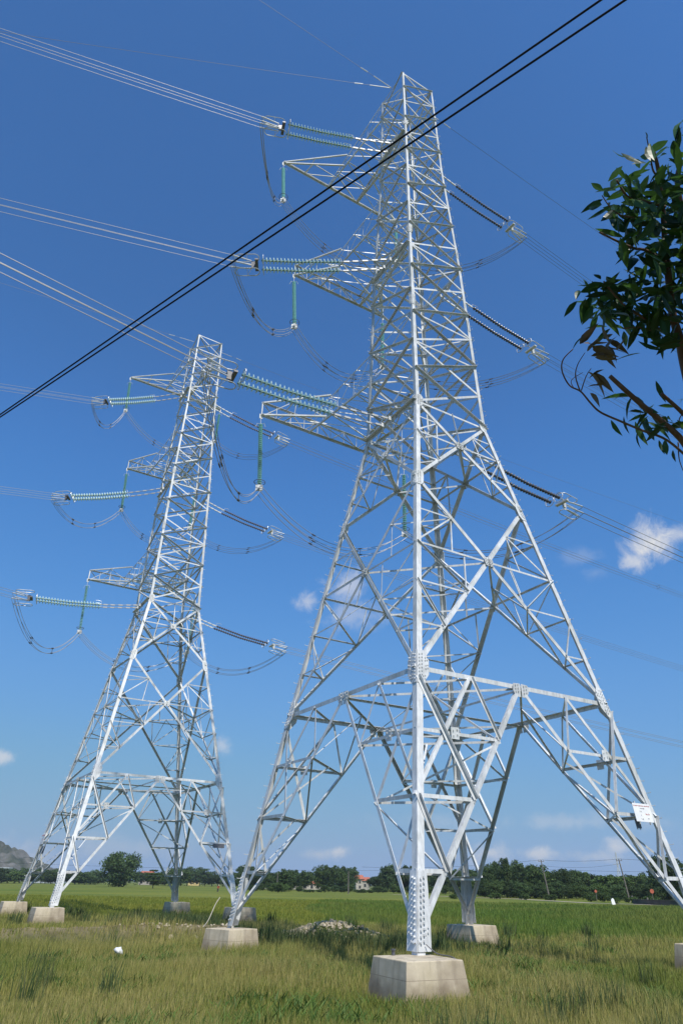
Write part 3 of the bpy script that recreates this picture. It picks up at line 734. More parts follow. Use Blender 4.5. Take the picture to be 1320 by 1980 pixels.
for key, (T, lev, s, Q, az, sl) in WIRES.items():
    k = LV[lev]; P = to_world((s * (hw(Z[k]) + .16), 0, Z[k] - .03), T); Q = Vector(Q)
    root = empty('tension_string', P)
    side = 'left' if s < 0 else 'right'
    tag(root, '%s strings pulling %s from the %s level of the %s tower' % ('twin teal glass' if s < 0 else 'twin dark-shaded glass', side, lev, TNAME[T]), 'insulator', 'twin tension insulator strings')
    d = (Q - P).normalized(); e = Vector((0, 0, 1)).cross(d).normalized(); upv = d.cross(e); L = (Q - P).length
    sagv = lambda t: Vector((0, 0, -.22 * 4 * t * (1 - t)))
    rel = lambda v: v - P
    i0, i1 = (.37, .965) if s < 0 else (.28, .93)
    for t_ in (-.32, .32):
        f = lambda t: rel(lerp(P, Q, t) + e * t_ + sagv(t))
        mb = MB(); mb.tube([f(0), f(i0 * .5), f(i0)], .028, 6)
        for q in (.12, .3, .5, .7, .88): mb.box(f(i0 * q), d * .16, e * .035, upv * .05)
        mb.build('link_rod', RODS if s < 0 else STEEL, root)
        mb = MB(); n_ = 23
        mid = (i0 + i1) / 2
        rd = .185 if s < 0 else .115; nd_ = 11 if s < 0 else 12; disc_string(mb, f(i0), f(mid), nd_, r=rd); disc_string(mb, f(mid), f(i1), nd_, r=rd)
        cm = MB(); cm.tube([f(i0), f(mid), f(i1)], .052, 8); cm.build('cap_chain', GREENMETAL, root) if s < 0 else None
        mb.build('disc_string', GLASS if s < 0 else (SHADED_GLASS_AND_PINS if T == 'A' else BROWNISH), root, smooth=False)
        mb = MB()   # arcing horns at both ends
        c0 = f(i0)
        mb.tube([c0 - d * .05, c0 + upv * .28 - d * .02, c0 + upv * .34 + d * .25, c0 + upv * .32 + d * .42], .014, 5); mb.build('arcing_horn', BRIGHT, root)
        mb = MB(); c1 = f(i1)
        mb.tube([c1 + e * .30 * math.cos(a) + upv * .30 * math.sin(a) - d * .1 for a in np.linspace(0, 2 * math.pi, 14, endpoint=False)], .022, 5, closed=True)
        mb.tube([c1 - d * .1 - e * .26, c1 - d * .1 + e * .26], .012, 5); mb.build('grading_ring', BRIGHT, root)
    q0 = Q - P
    mb = MB(); mb.box(q0 + d * .02, d * .09, e * .42, upv * .05); mb.box(q0 + d * .2, d * .12, e * .04, upv * .24); mb.build('yoke_plate', DARKMETAL if s < 0 else STEEL, root)
    wd = Vector((math.cos(R(az)), math.sin(R(az)), sl)).normalized(); we = Vector((0, 0, 1)).cross(wd).normalized(); wu = wd.cross(we)
    starts = []
    for (a, b) in QUAD:
        st = q0 + d * .30 + e * a * .6 + upv * b * .8; en = q0 + d * .45 + wd * 1.0 + we * a + wu * b
        mb = MB(); mb.tube([st, lerp(st, en, .3)], .035, 6); mb.tube([lerp(st, en, .3), en], .042, 7); mb.build('dead_end_clamp', BRIGHT, root); starts.append(P + en)
    for sg_ in (-1, 1):
        mb = MB(); c = q0 + d * .55 + upv * sg_ * .56
        racetrack(mb, c, d, e, .68, .27, .027); mb.tube([c + e * .26, c - e * .26, q0 + d * .3 + upv * sg_ * .28], .014, 5); mb.build('corona_ring', BRIGHT, root)
    # the span itself: four wires with spacers
    length = 420 if s > 0 else 340
    bun = empty('conductor_bundle', P + q0 + d * .45 + wd)
    tag(bun, 'four bare wires running off %s from the %s level of the %s tower' % (side, lev, TNAME[T]), 'power line', 'four-wire conductor bundles')
    wire_end = []
    for (a, b), st in zip(QUAD, starts):
        pts = []
        for t in np.concatenate([np.linspace(0, 40, 14), np.linspace(50, length, 30)]):
            pts.append(Vector((math.cos(R(az)) * t, math.sin(R(az)) * t, sl * t + .0004 * t * t)) + (st - bun.location))
        mb = MB(); mb.tube(pts, (.0108 if 'A3' not in key else .0155) if T == 'A' else .0145, 5); mb.build('wire', ALU if s < 0 else ALU_DULL, bun)
    for t in (55, 110, 170):
        c = Vector((math.cos(R(az)) * t, math.sin(R(az)) * t, sl * t + .0004 * t * t)); mb = MB()
        for i_ in range(4):
            a, b = QUAD[i_], QUAD[(i_ + 1) % 4]; mb.tube([c + we * a[0] + wu * a[1], c + we * b[0] + wu * b[1]], .016, 5)
        mb.build('spacer', DARKMETAL, bun)
    ends[key] = starts

ARM = {'top': (5.37, 51.58, 4.6), 'middle': (3.79, 40.06, 5.0), 'bottom': (5.32, 27.10, 5.2)}
jbot = {}
for T in 'AB':
    for lev, (c, zt, L) in ARM.items():
        for s in (-1, 1):
            P = to_world((s * c, 8.93, zt - .2), T); lean = Vector((.06, -.03, -1)).normalized()
            if s > 0: lean = Vector((-.02, -.03, -1)).normalized()
            root = empty('jumper_string', P)
            tag(root, 'single teal insulator hanging from the %s end of the %s crossarm of the %s tower' % ('left' if s < 0 else 'right', lev, TNAME[T]), 'insulator', 'hanging jumper insulators')
            a, b = lean * .42, lean * (L - .45)
            mb = MB(); mb.tube([(0, 0, 0), a], .022, 6); mb.build('link_rod', BRIGHT, root)
            mb = MB(); mb.tube([a, b], .052, 8); mb.build('cap_chain', GREENMETAL, root)
            mb = MB(); disc_string(mb, a, b, 30, r=.135, cap=.045); mb.build('disc_string', GLASS2, root)
            mb = MB()
            for sg_ in (-1, 1): mb.tube([a, a + Vector((sg_ * .2, 0, .05)), a + Vector((sg_ * .3, 0, -.22))], .014, 5)
            mb.build('arcing_horn', BRIGHT, root)
            mb = MB(); mb.tube([b + Vector((.32 * math.cos(q), .32 * math.sin(q), .12)) for q in np.linspace(0, 2 * math.pi, 18, endpoint=False)], .018, 6, closed=True); mb.tube([b + Vector((-.32, 0, .12)), b + Vector((.32, 0, .12))], .012, 5); mb.build('grading_ring', DARKMETAL, root)
            mb = MB(); mb.box(b + Vector((0, 0, -.25)), (.20, 0, 0), (0, .05, 0), (0, 0, .18)); mb.box(b + Vector((0, 0, -.25)), (.05, 0, 0), (0, .2, 0), (0, 0, .10)); mb.build('clamp', STEEL, root)
            jbot[T, lev, s] = P + b + Vector((0, 0, -.35))

def jumper(T, lev, which, paths, label):
    o = empty('jumper_bundle', paths[0][0]); tag(o, label, 'jumper wires', 'slack four-wire jumpers')
    for pts in paths:
        mb = MB(); mb.tube([q - o.location for q in pts], .017, 5); mb.build('wire', ALU if which != 'right' else ALU_DULL, o)
    for f in (.35, .66):
        k = int(len(paths[0]) * f); mb = MB(); cs = [p[k] - o.location for p in paths]
        for i_ in range(4):
            mb.tube([cs[i_], cs[(i_ + 1) % 4]], .012, 5); dd = (paths[i_][k + 1] - paths[i_][k]).normalized(); mb.tube([cs[i_] - dd * .12, cs[i_] + dd * .12], .04, 6)
        mb.build('spacer', DARKMETAL, o)
for T in 'AB':
    n = {'top': 1, 'middle': 2, 'bottom': 3}
    yaw = YAW_A if T == 'A' else YAW_B; U = Vector((math.cos(yaw), math.sin(yaw), 0)); Vv = Vector((-math.sin(yaw), math.cos(yaw), 0))
    for lev in ARM:
        jl, jr = jbot[T, lev, -1], jbot[T, lev, 1]
        for s, J in ((-1, jl), (1, jr)):
            st = ends['%s%d%s' % (T, n[lev], 'L' if s < 0 else 'R')]
            sag = {'top': 2.6, 'middle': 2.3, 'bottom': 2.9}[lev] if s < 0 else 2.0
            paths = [sag_line(a - Vector((0, 0, .05)), J + Vv * q[0] * .9 + Vector((0, 0, q[1] * .9)), sag, 30) for a, q in zip(st, QUAD)]
            jumper(T, lev, 'left' if s < 0 else 'right', paths, 'slack wire loop at the %s end of the %s crossarm of the %s tower' % ('left' if s < 0 else 'right', lev, TNAME[T]))
        paths = [sag_line(jl + Vv * q[0] * .9 + Vector((0, 0, q[1] * .9)), jr + Vv * q[0] * .9 + Vector((0, 0, q[1] * .9)), {'top': 3.0, 'middle': 2.4, 'bottom': 2.4}[lev], 30) for q in QUAD]
        jumper(T, lev, 'mid', paths, 'slack wire loop slung under the middle of the %s crossarm of the %s tower' % (lev, TNAME[T]))

for nm, Q, az, sl, txt in (('AeL', (3.042, 27.427, 52.047), 188.35, -.0552, 'thin wire running left from the peak of the nearer tower'), ('AeL2', (3.042, 27.427, 52.047), 212.33, -.0598, 'thin wire slanting to the upper left from the peak of the nearer tower'),
                           ('AeR', (5.275, 28.757, 52.047), 30.94, -.0592, 'thin wire running right from the peak of the nearer tower'), ('BeL', (-15.804, 53.68, 52.115), 207.29, -.0603, 'thin wire running left from the peak of the farther tower'), ('BeR', (-13.58, 55.026, 52.115), 26.51, -.0609, 'thin wire running right from the peak of the farther tower')):
    Q = Vector(Q); o = empty('ground_wire', Q); tag(o, txt, 'wire', 'thin wires from the tower peaks')
    h = Vector((math.cos(R(az)), math.sin(R(az)), 0))
    pts = [h * t + Vector((0, 0, sl * t + .0003 * t * t)) for t in np.concatenate([np.linspace(0, 40, 10), np.linspace(55, 380, 24)])]
    mb = MB(); mb.tube(pts, .011, 5); mb.build('strand', ALU_DULL, o)
    mb = MB(); mb.tube([h * .1 + Vector((0, 0, sl * .1)), h * 1.6 + Vector((0, 0, sl * 1.6))], .03, 6)
    mb.tube([h * 2.1 + Vector((0, 0, sl * 2.1 + .02)), h * 2.7 + Vector((0, 0, sl * 2.7 - .02))], .035, 6); mb.build('end_grip', BRIGHT, o)

# two black insulated cables crossing overhead, near the camera
for (pa, da, pb, db, txt) in (((0, 801), 12.6, (1160, 0), 8.5, 'upper of two black cables slanting across the sky'), ((0, 806), 12.5, (1207, 0), 8.3, 'lower of two black cables slanting across the sky')):
    a, b = along(*pa, da), along(*pb, db); d = (b - a).normalized(); a2, b2 = a - d * 26, b + d * 18
    o = empty('overhead_cable', a2); tag(o, txt, 'cable', 'black overhead cables')
    pts = [lerp(a2, b2, t) - o.location - Vector((0, 0, .10 * 4 * t * (1 - t) - .085)) for t in np.linspace(0, 1, 40)]
    mb = MB(); mb.tube(pts, .0118, 8); mb.build('sheath', RUBBER, o, smooth=True)

# ------------------------------------------------------------------ boards and cords on the towers
def text_mesh(body, size, mat, parent, loc, name='lettering'):
    cu = bpy.data.curves.new(name, 'FONT'); cu.body = body; cu.size = size; cu.align_x = 'CENTER'; cu.align_y = 'CENTER'; cu.extrude = .002
    tmp = bpy.data.objects.new('tmp_text', cu); COL.objects.link(tmp)
    bpy.context.view_layer.update()
    me = bpy.data.meshes.new_from_object(tmp.evaluated_get(bpy.context.evaluated_depsgraph_get()))
    bpy.data.objects.remove(tmp); bpy.data.curves.remove(cu)
    me.name = name; me.materials.clear(); me.materials.append(mat)
    o = bpy.data.objects.new(name, me); link(o, parent); o.location = loc
    return o

def board(T, u, v, z, w, h, yaw_local, label, lettered, tilt=R(-8), face=WHITE):
    yaw = (YAW_A if T == 'A' else YAW_B) + yaw_local
    q = to_world((u, v, z), T); o = empty('sign_board', q); o.rotation_euler = (R(90) + tilt, 0, yaw)
    tag(o, label, 'sign', 'sign boards bolted to the tower legs')
    mb = MB(); mb.box((0, 0, 0), (w / 2, 0, 0), (0, h / 2, 0), (0, 0, .006)); mb.build('panel', face, o)
    mb = MB()
    for s in (-1, 1): mb.box((s * w * .3, 0, -.03), (.02, 0, 0), (0, h * .62, 0), (0, 0, .018))
    mb.build('bracket', STEEL, o)
    if lettered:
        text_mesh('ĐZ 500KV THANH HÓA - NĐ PHỐ NỐI', w * .052, REDINK, o, (0, h * .36, .009))
        mb = MB(); mb.box((-.02, h * .22, .009), (w * .10, 0, 0), (0, .006, 0), (0, 0, .002)); mb.prism([(w * .10 - .02, h * .22 - .02, .007), (w * .16 - .02, h * .22, .007), (w * .10 - .02, h * .22 + .02, .007)], (0, 0, .004)); mb.build('arrow', INK, o)
        for y, s in ((.05, '1 A'), (-.16, '1'), (-.36, '1 A')): text_mesh(s, w * .085, INK, o, (-w * .14, h * y, .009))
        text_mesh('No. 01', w * .085, REDINK, o, (w * .24, h * -.08, .009)); text_mesh('VT 1', w * .05, INK, o, (w * .24, h * -.32, .009))
    return o
board('A', 4.38, -5.47, 4.62, .92, .60, 0, 'white lettered notice board on the right leg of the nearer tower', True)
tag(board('A', 4.25, -5.30, 4.28, .24, .30, 0, 'small dark plate just below the white notice board on the right leg', False, face=DARKMETAL), group='sign boards bolted to the tower legs')
board('B', 4.5, -5.32, 4.40, .85, .26, 0, 'small grey plate on the right leg of the farther tower', False, face=DARKMETAL)
board('B', -5.45, 3.9, 4.75, 1.2, .7, R(-90), 'pale board on the left leg of the farther tower', True)
board('B', -5.32, 3.9, 4.05, 1.5, .5, R(-90), 'grey plate below the pale board on the left leg of the farther tower', False, face=DARKMETAL)
def cord(pts, r, mat, name, label, cat, T='A'):
    ps = [to_world(q, T) for q in pts]; o = empty(name, ps[0]); tag(o, label, cat)
    # smooth through the points
    out = []
    for k in range(len(ps) - 1):
        a, b, c, d = ps[max(k - 1, 0)], ps[k], ps[k + 1], ps[min(k + 2, len(ps) - 1)]
        for t in np.linspace(0, 1, 6, endpoint=False): out.append(.5 * ((2 * b) + (c - a) * t + (2 * a - 5 * b + 4 * c - d) * t * t + (3 * b - a - 3 * c + d) * t ** 3))
    out.append(ps[-1])
    mb = MB(); mb.tube([q - o.location for q in out], r, 6); mb.build('strand', mat, o)
cord([(-5.75, -6.03, .98), (-5.62, -6.3, .80), (-5.55, -6.72, .77), (-5.5, -6.93, .68), (-5.42, -6.97, .40), (-5.36, -7.05, .05)], .014, DARKMETAL, 'earth_cable', 'dark earth cable trailing over the front concrete block of the nearer tower', 'cable')
cord([(-6.85, 6.3, .76), (-6.7, 6.2, 1.0), (-6.5, 6.15, 1.5), (-6.35, 6.1, 1.75)], .016, ROPE, 'hanging_cord', 'pale cord rising from the left concrete block of the nearer tower', 'cord')
mb = MB(); mb.tube([(0, 0, -.02), (0, 0, .10)], .045, 8); mb.tube([(0, 0, .10), (0, 0, .13)], .06, 8)
pin = mb.build('survey_pin', DARKMETAL); pin.location = to_world((-6.55, -5.75, .75)); tag(pin, 'short dark metal pin on top of the front concrete block', 'pin')

# ------------------------------------------------------------------ far trees
def blob_crown(name, mat, w, h, base, blobs, leaves, size, flat=.75, seed=0, layered=False):
    r = np.random.default_rng(seed); V = []; k = 0
    cs = []
    while len(cs) < blobs:
        p = r.uniform(-1, 1, 3)
        if np.linalg.norm(p) > 1: continue
        if np.linalg.norm(p) < .45 and r.random() < .7: continue
        z = base + (p[2] * .5 + .5) * (h - base)
        taper = 1.0 if not layered else (1.15 - .75 * (z - base) / (h - base))
        if layered: z = base + round((z - base) / (h - base) * 4) / 4 * (h - base)
        cs.append((p[0] * w * .43 * taper, p[1] * w * .43 * taper, z, r.uniform(.10, .20) * w * (1 if not layered else .9)))
    n = blobs * leaves
    C = np.repeat(np.array(cs), leaves, axis=0)
    d = r.normal(size=(n, 3)); d /= np.linalg.norm(d, axis=1, keepdims=True); d[:, 2] = np.where(r.random(n) < .7, np.abs(d[:, 2]), d[:, 2])
    rad = C[:, 3:4] * r.uniform(.55, 1.12, (n, 1)) ; sc = np.array([1, 1, flat if not layered else .25])
    P = C[:, :3] + d * rad * sc
    nrm = d + r.normal(scale=.75, size=(n, 3)); nrm /= np.linalg.norm(nrm, axis=1, keepdims=True)
    a = np.cross(nrm, r.normal(size=(n, 3))); a /= np.linalg.norm(a, axis=1, keepdims=True); b = np.cross(nrm, a)
    s = size * r.uniform(.6, 1.3, (n, 1))
    q = np.stack([P - a * s, P - b * s * .55, P + a * s, P + b * s * .55], 1).reshape(-1, 3)
    f = np.arange(n * 4).reshape(-1, 4)
    return np_mesh(name, q, f, None, mat)

def trunk_mesh(h, r, limbs, w, seed):
    rr = random.Random(seed); mb = MB(); top = Vector((rr.uniform(-.3, .3), rr.uniform(-.3, .3), h))
    mb.tube([(0, 0, -.2), lerp(Vector((0, 0, 0)), top, .4) + Vector((.05 * h * rr.uniform(-.5, .5), 0, 0)), top], [r * 1.3, r, r * .6], 7)
    for i_ in range(limbs):
        a = 2 * math.pi * (i_ + rr.random() * .5) / limbs; s = lerp(Vector((0, 0, 0)), top, rr.uniform(.5, .95)); e = s + Vector((math.cos(a) * w * .32, math.sin(a) * w * .32, h * rr.uniform(.25, .55)))
        mb.tube([s, lerp(s, e, .5) + Vector((0, 0, .08 * h)), e], [r * .5, r * .35, r * .15], 5)
    return mb

PROTO = {}
def tree_proto(kind):
    if kind in PROTO: return PROTO[kind]
    root = empty('tree')
    spec = {'round': (CROWN, 10, 8.2, 1.6, 60, 75, .34, .8, False), 'wide': (CROWN, 13, 9, .9, 70, 75, .36, .6, False), 'tall': (CROWN2, 6.5, 10, 1.5, 52, 70, .32, .95, False),
            'pale': (CROWN2, 9, 7.5, 1.2, 50, 75, .34, .8, False), 'dense': (CROWN, 9, 7.0, .5, 60, 75, .33, .8, False), 'layered': (CROWN2, 9, 6.5, 1.6, 48, 80, .32, .5, True),
            'great': (CROWN, 13, 9.5, .15, 95, 85, .34, .8, False), 'cypress': (CROWN, 2.8, 7, .4, 34, 60, .26, 1.1, False), 'bush': (CROWN2, 3.4, 2.0, .1, 26, 60, .16, .7, False), 'feather': (CROWN2, 5.5, 12, 3.0, 46, 55, .30, 1.3, False)}[kind]
    m, w, h, b, nb, nl, sz, fl, lay = spec; sd = sum(map(ord, kind))
    c = blob_crown('crown', m, w, h, b, nb, nl, sz, fl, sd, lay); c.parent = root
    if kind != 'bush':
        t = trunk_mesh(h * .5, h * .022, 5, w, sd).build('trunk', BARK_FAR); t.parent = root
    PROTO[kind] = [root, w, h, False]
    return PROTO[kind]

LABELS = {'great': 'great round tree', 'round': 'dark rounded tree in the far treeline', 'wide': 'broad spreading tree in the far treeline', 'tall': 'tall narrow light green tree in the far treeline', 'pale': 'paler bushy tree in the far treeline',
          'dense': 'low dense dark tree in the far treeline', 'layered': 'flat layered tree in the far treeline', 'cypress': 'narrow columnar tree in the far treeline', 'bush': 'low green bush at the edge of the paddies', 'feather': 'feathery tall tree rising above the treeline'}
def plant(kind, px, wpx, hpx, dist, label=None, sink=.3, name=None):
    pr = tree_proto(kind); root, w, h, used = pr
    o = copy_tree(root) if used else root
    pr[3] = True
    hm = hpx / 1700 * dist; wm = wpx / 1488 * dist
    q = bearing(px, 1715, dist); o.location = (q.x, q.y, gzf(q.x, q.y) - sink * .3)
    o.scale = (wm / w, wm / w, hm / h); o.rotation_euler.z = random.uniform(0, 6.28)
    if kind == 'bush': o.name = 'bush'
    tag(o, label or LABELS[kind], 'bush' if kind == 'bush' else 'tree', 'bushes at the edge of the paddies' if kind == 'bush' else 'trees of the far treeline')
    if label: del o['group']
    return o
plant('great', 229, 80, 62, 330, 'big round dark tree standing alone behind the left tower', name=None)
plant('layered', 296, 48, 34, 285, 'flat-topped layered tree just right of the big round tree')
plant('cypress', 680, 12, 30, 300, 'narrow columnar tree beside the small red-roofed houses')
plant('feather', 978, 26, 76, 205, 'feathery light tree rising above the right-hand treeline')
plant('round', 549, 44, 42, 250, 'dark rounded tree at the left end of the middle treeline')
rt = random.Random(11)
px = -60
while px < 470:   # far left line
    top = 12 + 6 * rt.random() + (8 if 320 < px < 390 else 0)
    if not (190 < px < 262 or 364 < px < 384 or 276 < px < 290): plant(rt.choice(['round', 'dense', 'pale', 'wide']), px, rt.uniform(30, 52), top + 9, rt.uniform(430, 520))
    px += rt.uniform(8, 14)
plant('round', 344, 46, 34, 360, 'rounded tree behind the back leg of the farther tower')
px = 470
while px < 950:   # middle line
    if not (680 < px < 718 or 588 < px < 616): plant(rt.choice(['round', 'dense', 'wide', 'round', 'pale']), px, rt.uniform(28, 48), rt.uniform(28, 46) * (1.1 if px > 740 else 1), rt.uniform(285, 345))
    px += rt.uniform(8, 14)
px = 490
while px < 940:   # lower planting in front of it
    lo = .55 if (676 < px < 722 or 584 < px < 620) else 1; plant(rt.choice(['pale', 'dense', 'bush', 'pale']), px, rt.uniform(16, 28), rt.uniform(10, 17) * lo, rt.uniform(240, 268)); px += rt.uniform(10, 20)
prof = [(930, 40), (950, 66), (970, 60), (1000, 60), (1040, 56), (1070, 48), (1105, 52), (1150, 42), (1200, 40), (1240, 44), (1280, 48), (1320, 56), (1420, 60)]
px = 932
while px < 1480:  # the nearer belt of trees on the right
    hgt = float(np.interp(px, [p[0] for p in prof], [p[1] for p in prof]))
    plant(rt.choice(['round', 'dense', 'tall', 'wide', 'round', 'pale']), px, rt.uniform(34, 54), hgt * rt.uniform(.88, 1.06), rt.uniform(205, 232)); px += rt.uniform(9, 15)
px = 935
while px < 1480:
    plant(rt.choice(['dense', 'pale', 'dense']), px, rt.uniform(24, 40), rt.uniform(20, 32), rt.uniform(192, 203)); px += rt.uniform(11, 18)
plant('round', 1296, 64, 84, 176, 'tall dark tree behind the right leg of the nearer tower')
for px, wp, hp, d in ((1010, 22, 12, 172), (1140, 24, 13, 166), (1165, 30, 16, 168), (1215, 26, 12, 160), (1252, 30, 14, 158), (1060, 24, 12, 170), (955, 24, 12, 176), (905, 28, 12, 170), (875, 22, 10, 165), (1185, 16, 12, 148), (535, 30, 18, 215), (700, 12, 8, 250)):
    plant('bush', px, wp, hp, d)

# ------------------------------------------------------------------ far houses, poles, signs, people
def house(px, dist, w, d, h, roofh, wallm, roofm, label, rz=0.0, gable=True):
    q = bearing(px, 1715, dist); o = empty('house', (q.x, q.y, gzf(q.x, q.y) - .1), rz); tag(o, label, 'house')
    mb = MB(); mb.box((0, 0, h / 2), (w / 2, 0, 0), (0, d / 2, 0), (0, 0, h / 2)); mb.build('wall', wallm, o)
    mb = MB(); e = .5
    if gable: mb.prism([(-w / 2 - e, -d / 2 - e, h), (-w / 2 - e, d / 2 + e, h), (-w / 2 - e, 0, h + roofh)], (w + 2 * e, 0, 0))
    else: mb.box((0, 0, h + roofh / 2), (w / 2 + e, 0, 0), (0, d / 2 + e, 0), (0, 0, roofh / 2))
    mb.build('roof', roofm, o)
    n = max(1, int(w / 3))
    for k in range(n):
        x = (k + .5) / n * w - w / 2
        for z in ([h * .5] if h < 5 else [h * .27, h * .73]):
            mb = MB(); mb.box((x, -d / 2 - .03, z), (.55, 0, 0), (0, .04, 0), (0, 0, .7)); mb.build('window', WINDOW, o)
house(692, 420, 4.4, 6, 5.2, 2.0, PLASTER, TILE, 'narrow two-storey house with a red roof in the middle treeline', .3)
house(707, 420, 3.4, 5, 4.4, 1.8, PLASTER, TILE, 'small orange-roofed house right beside the two-storey house', -.2)
house(601, 360, 9, 7, 2.6, 1.8, PLASTER, TILE, 'long low house with a brownish red roof among the middle trees', .15)
house(572, 360, 4.5, 5, 2.8, 1.8, PLASTER, TILE, 'little red-roofed house left of the long low house', -.3)
house(525, 370, 8, 6, 3.0, 1.0, PLASTER, GREYROOF, 'pale house with a grey sheet roof at the left of the middle trees', .1)
house(374, 560, 8, 7, 3.6, 2.4, YELLOWWALL, TILE, 'yellow house with a red roof far behind the left tower', .2)
house(282, 540, 8, 7, 6.0, 2.4, PLASTER, TILE, 'red-roofed house peeping over trees right of the big round tree', -.1)
house(93, 560, 20, 12, 4.2, 1.0, GREYROOF, GREYROOF, 'long grey shed with a sheet roof beyond the fields at far left', .05)
house(4, 900, 10, 8, 12, 1, PLASTER, GREYROOF, 'white tall house at the foot of the hill', 0, False)

def utility_pole(px, dist, h, lean, label, arm=True):
    q = bearing(px, 1735, dist); o = empty('utility_pole', (q.x, q.y, gzf(q.x, q.y))); tag(o, label, 'utility pole', 'poles along the far track')
    top = Vector((lean * h, 0, h)); mb = MB(); mb.tube([(0, 0, -.3), top * .5, top], [.17, .14, .10], 8); mb.build('shaft', POLE, o)
    if arm:
        mb = MB(); mb.box(top * .96, (.7, .25, 0), (-.02, .05, 0), (0, 0, .05)); mb.build('cross_bar', POLE, o)
        for s in (-1, 1):
            mb = MB(); mb.lathe(top * .96 + Vector((s * .62, s * .22, .04)), top * .96 + Vector((s * .62, s * .22, .3)), [(0, .03), (.08, .06), (.14, .03), (.2, .06), (.26, .03)], 7); mb.build('pin_insulator', SHADED_GLASS_AND_PINS, o)
    return Vector(o.location) + top
p1 = utility_pole(1062, 178, 7.9, -.13, 'left leaning pole in front of the right-hand trees')
p2 = utility_pole(1216, 172, 8.0, -.12, 'right leaning pole in front of the right-hand trees')
utility_pole(534, 245, 5.2, .02, 'thin pole standing before the middle trees', False)
utility_pole(673, 215, 5.6, .0, 'thin bare pole in the paddies below the small houses', False)
def far_wire(a, b, sag, label, r=.022):
    o = empty('service_wire', a); tag(o, label, 'wire', 'service wires across the far fields')
    mb = MB(); mb.tube([q - Vector(a) for q in sag_line(a, b, sag, 26)], r, 5); mb.build('strand', RUBBER, o)
far_wire(p1, p2, .35, 'upper service wire strung between the two leaning poles')
far_wire(p1 - Vector((0, 0, 1.1)), p2 - Vector((0, 0, .9)), .6, 'lower service wire strung between the two leaning poles', .016)
far_wire(p1, bearing(700, 1700, 190, 6.2), .7, 'service wire leaving the left leaning pole toward the left')
far_wire(p2, bearing(1600, 1735, 175, 8), .5, 'service wire leaving the right leaning pole toward the right')
far_wire(p1 - Vector((0, 0, 1.9)), bearing(1600, 1735, 185, 6.6), .5, 'long low service wire behind the right leaning pole', .02)
far_wire(bearing(-260, 1700, 230, 6.7), bearing(820, 1700, 230, 6.4), 1.0, 'long dark wire low over the paddies on the left', .022)

# far-off pylon over the trees at right
def far_pylon():
    q = bearing(1203, 1735, 520); o = empty('distant_pylon', (q.x, q.y, -.5)); tag(o, 'tiny grey pylon showing above the right-hand trees', 'pylon'); mb = MB()
    for a, b in ((-1, -1), (1, -1), (1, 1), (-1, 1)): mb.tube([(a * 1.8, b * 1.8, 0), (a * .35, b * .35, 16), (a * .2, b * .2, 24)], .09, 4)
    for k in range(8):
        z0, z1 = k * 3, k * 3 + 3; r0, r1 = np.interp(z0, [0, 16, 24], [1.8, .35, .2]), np.interp(z1, [0, 16, 24], [1.8, .35, .2])
        for (a, b), (c, d) in (((-1, -1), (1, -1)), ((1, -1), (1, 1)), ((1, 1), (-1, 1)), ((-1, 1), (-1, -1))): mb.tube([(a * r0, b * r0, z0), (c * r1, d * r1, z1)], .05, 4); mb.tube([(c * r0, d * r0, z0), (a * r1, b * r1, z1)], .05, 4)
    mb.build('lattice', STEEL, o)
    for z in (17, 20.5):
        m2 = MB(); m2.tube([(-2.6, 0, z), (2.6, 0, z)], .09, 4); m2.tube([(-2.6, 0, z), (0, 0, z + 1.2), (2.6, 0, z)], .06, 4); m2.build('arm', STEEL, o)
far_pylon()

def road_sign(px, dist, h, r, label):
    q = bearing(px, 1740, dist); o = empty('road_sign', (q.x, q.y, 0)); tag(o, label, 'road sign', 'red signs along the far track')
    mb = MB(); mb.tube([(0, 0, 0), (0, 0, h)], .05, 6); mb.build('post', POLE, o)
    mb = MB(); mb.lathe((0, -.05, h), (0, -.09, h), [(0, r), (.04, r)], 14); mb.build('disc', RUST, o)
road_sign(1262, 152, 2.1, .36, 'red round sign on a post left of the right tower leg')
road_sign(1153, 165, 1.9, .26, 'small faded red sign between the two leaning poles')
for px, d, h in ((1251, 152, 1.0), (1222, 160, 1.2)):
    q = bearing(px, 1740, d); mb = MB(); mb.box((0, 0, h / 2), (.13, 0, 0), (0, .13, 0), (0, 0, h / 2)); mb.box((0, 0, h + .05), (.09, 0, 0), (0, .09, 0), (0, 0, .05)); o = mb.build('concrete_post', POLE); o.location = q
    tag(o, 'stubby grey post beside the far track, %s of the red round sign' % ('just left' if px > 1240 else 'farther left'), 'post', 'stubby posts by the far track')
q = bearing(1186, 1745, 140); mb = MB(); mb.prism([(-.35, 0, 0), (.3, 0, 0), (.15, 0, .85), (-.1, 0, 1.0), (-.4, 0, .7)], (0, .1, 0)); o = mb.build('leaning_slab', WHITE); o.location = q; o.rotation_euler = (R(-8), 0, .2)
tag(o, 'white leaning slab at the edge of the rice below the right leaning pole', 'slab')
q0, q1 = bearing(1225, 1748, 150), bearing(1345, 1752, 138); dd = (q1 - q0); mb = MB(); mb.box((q0 + q1) * .5 + Vector((0, 0, .35)), dd * .5, Vector((-dd.y, dd.x, 0)).normalized() * .15, (0, 0, .4)); mb.box((q0 + q1) * .5 + Vector((0, 0, .78)), dd * .5, Vector((-dd.y, dd.x, 0)).normalized() * .2, (0, 0, .04))
tag(mb.build('low_wall', WALLDARK), 'low dark wall behind the foot of the right tower leg', 'wall')

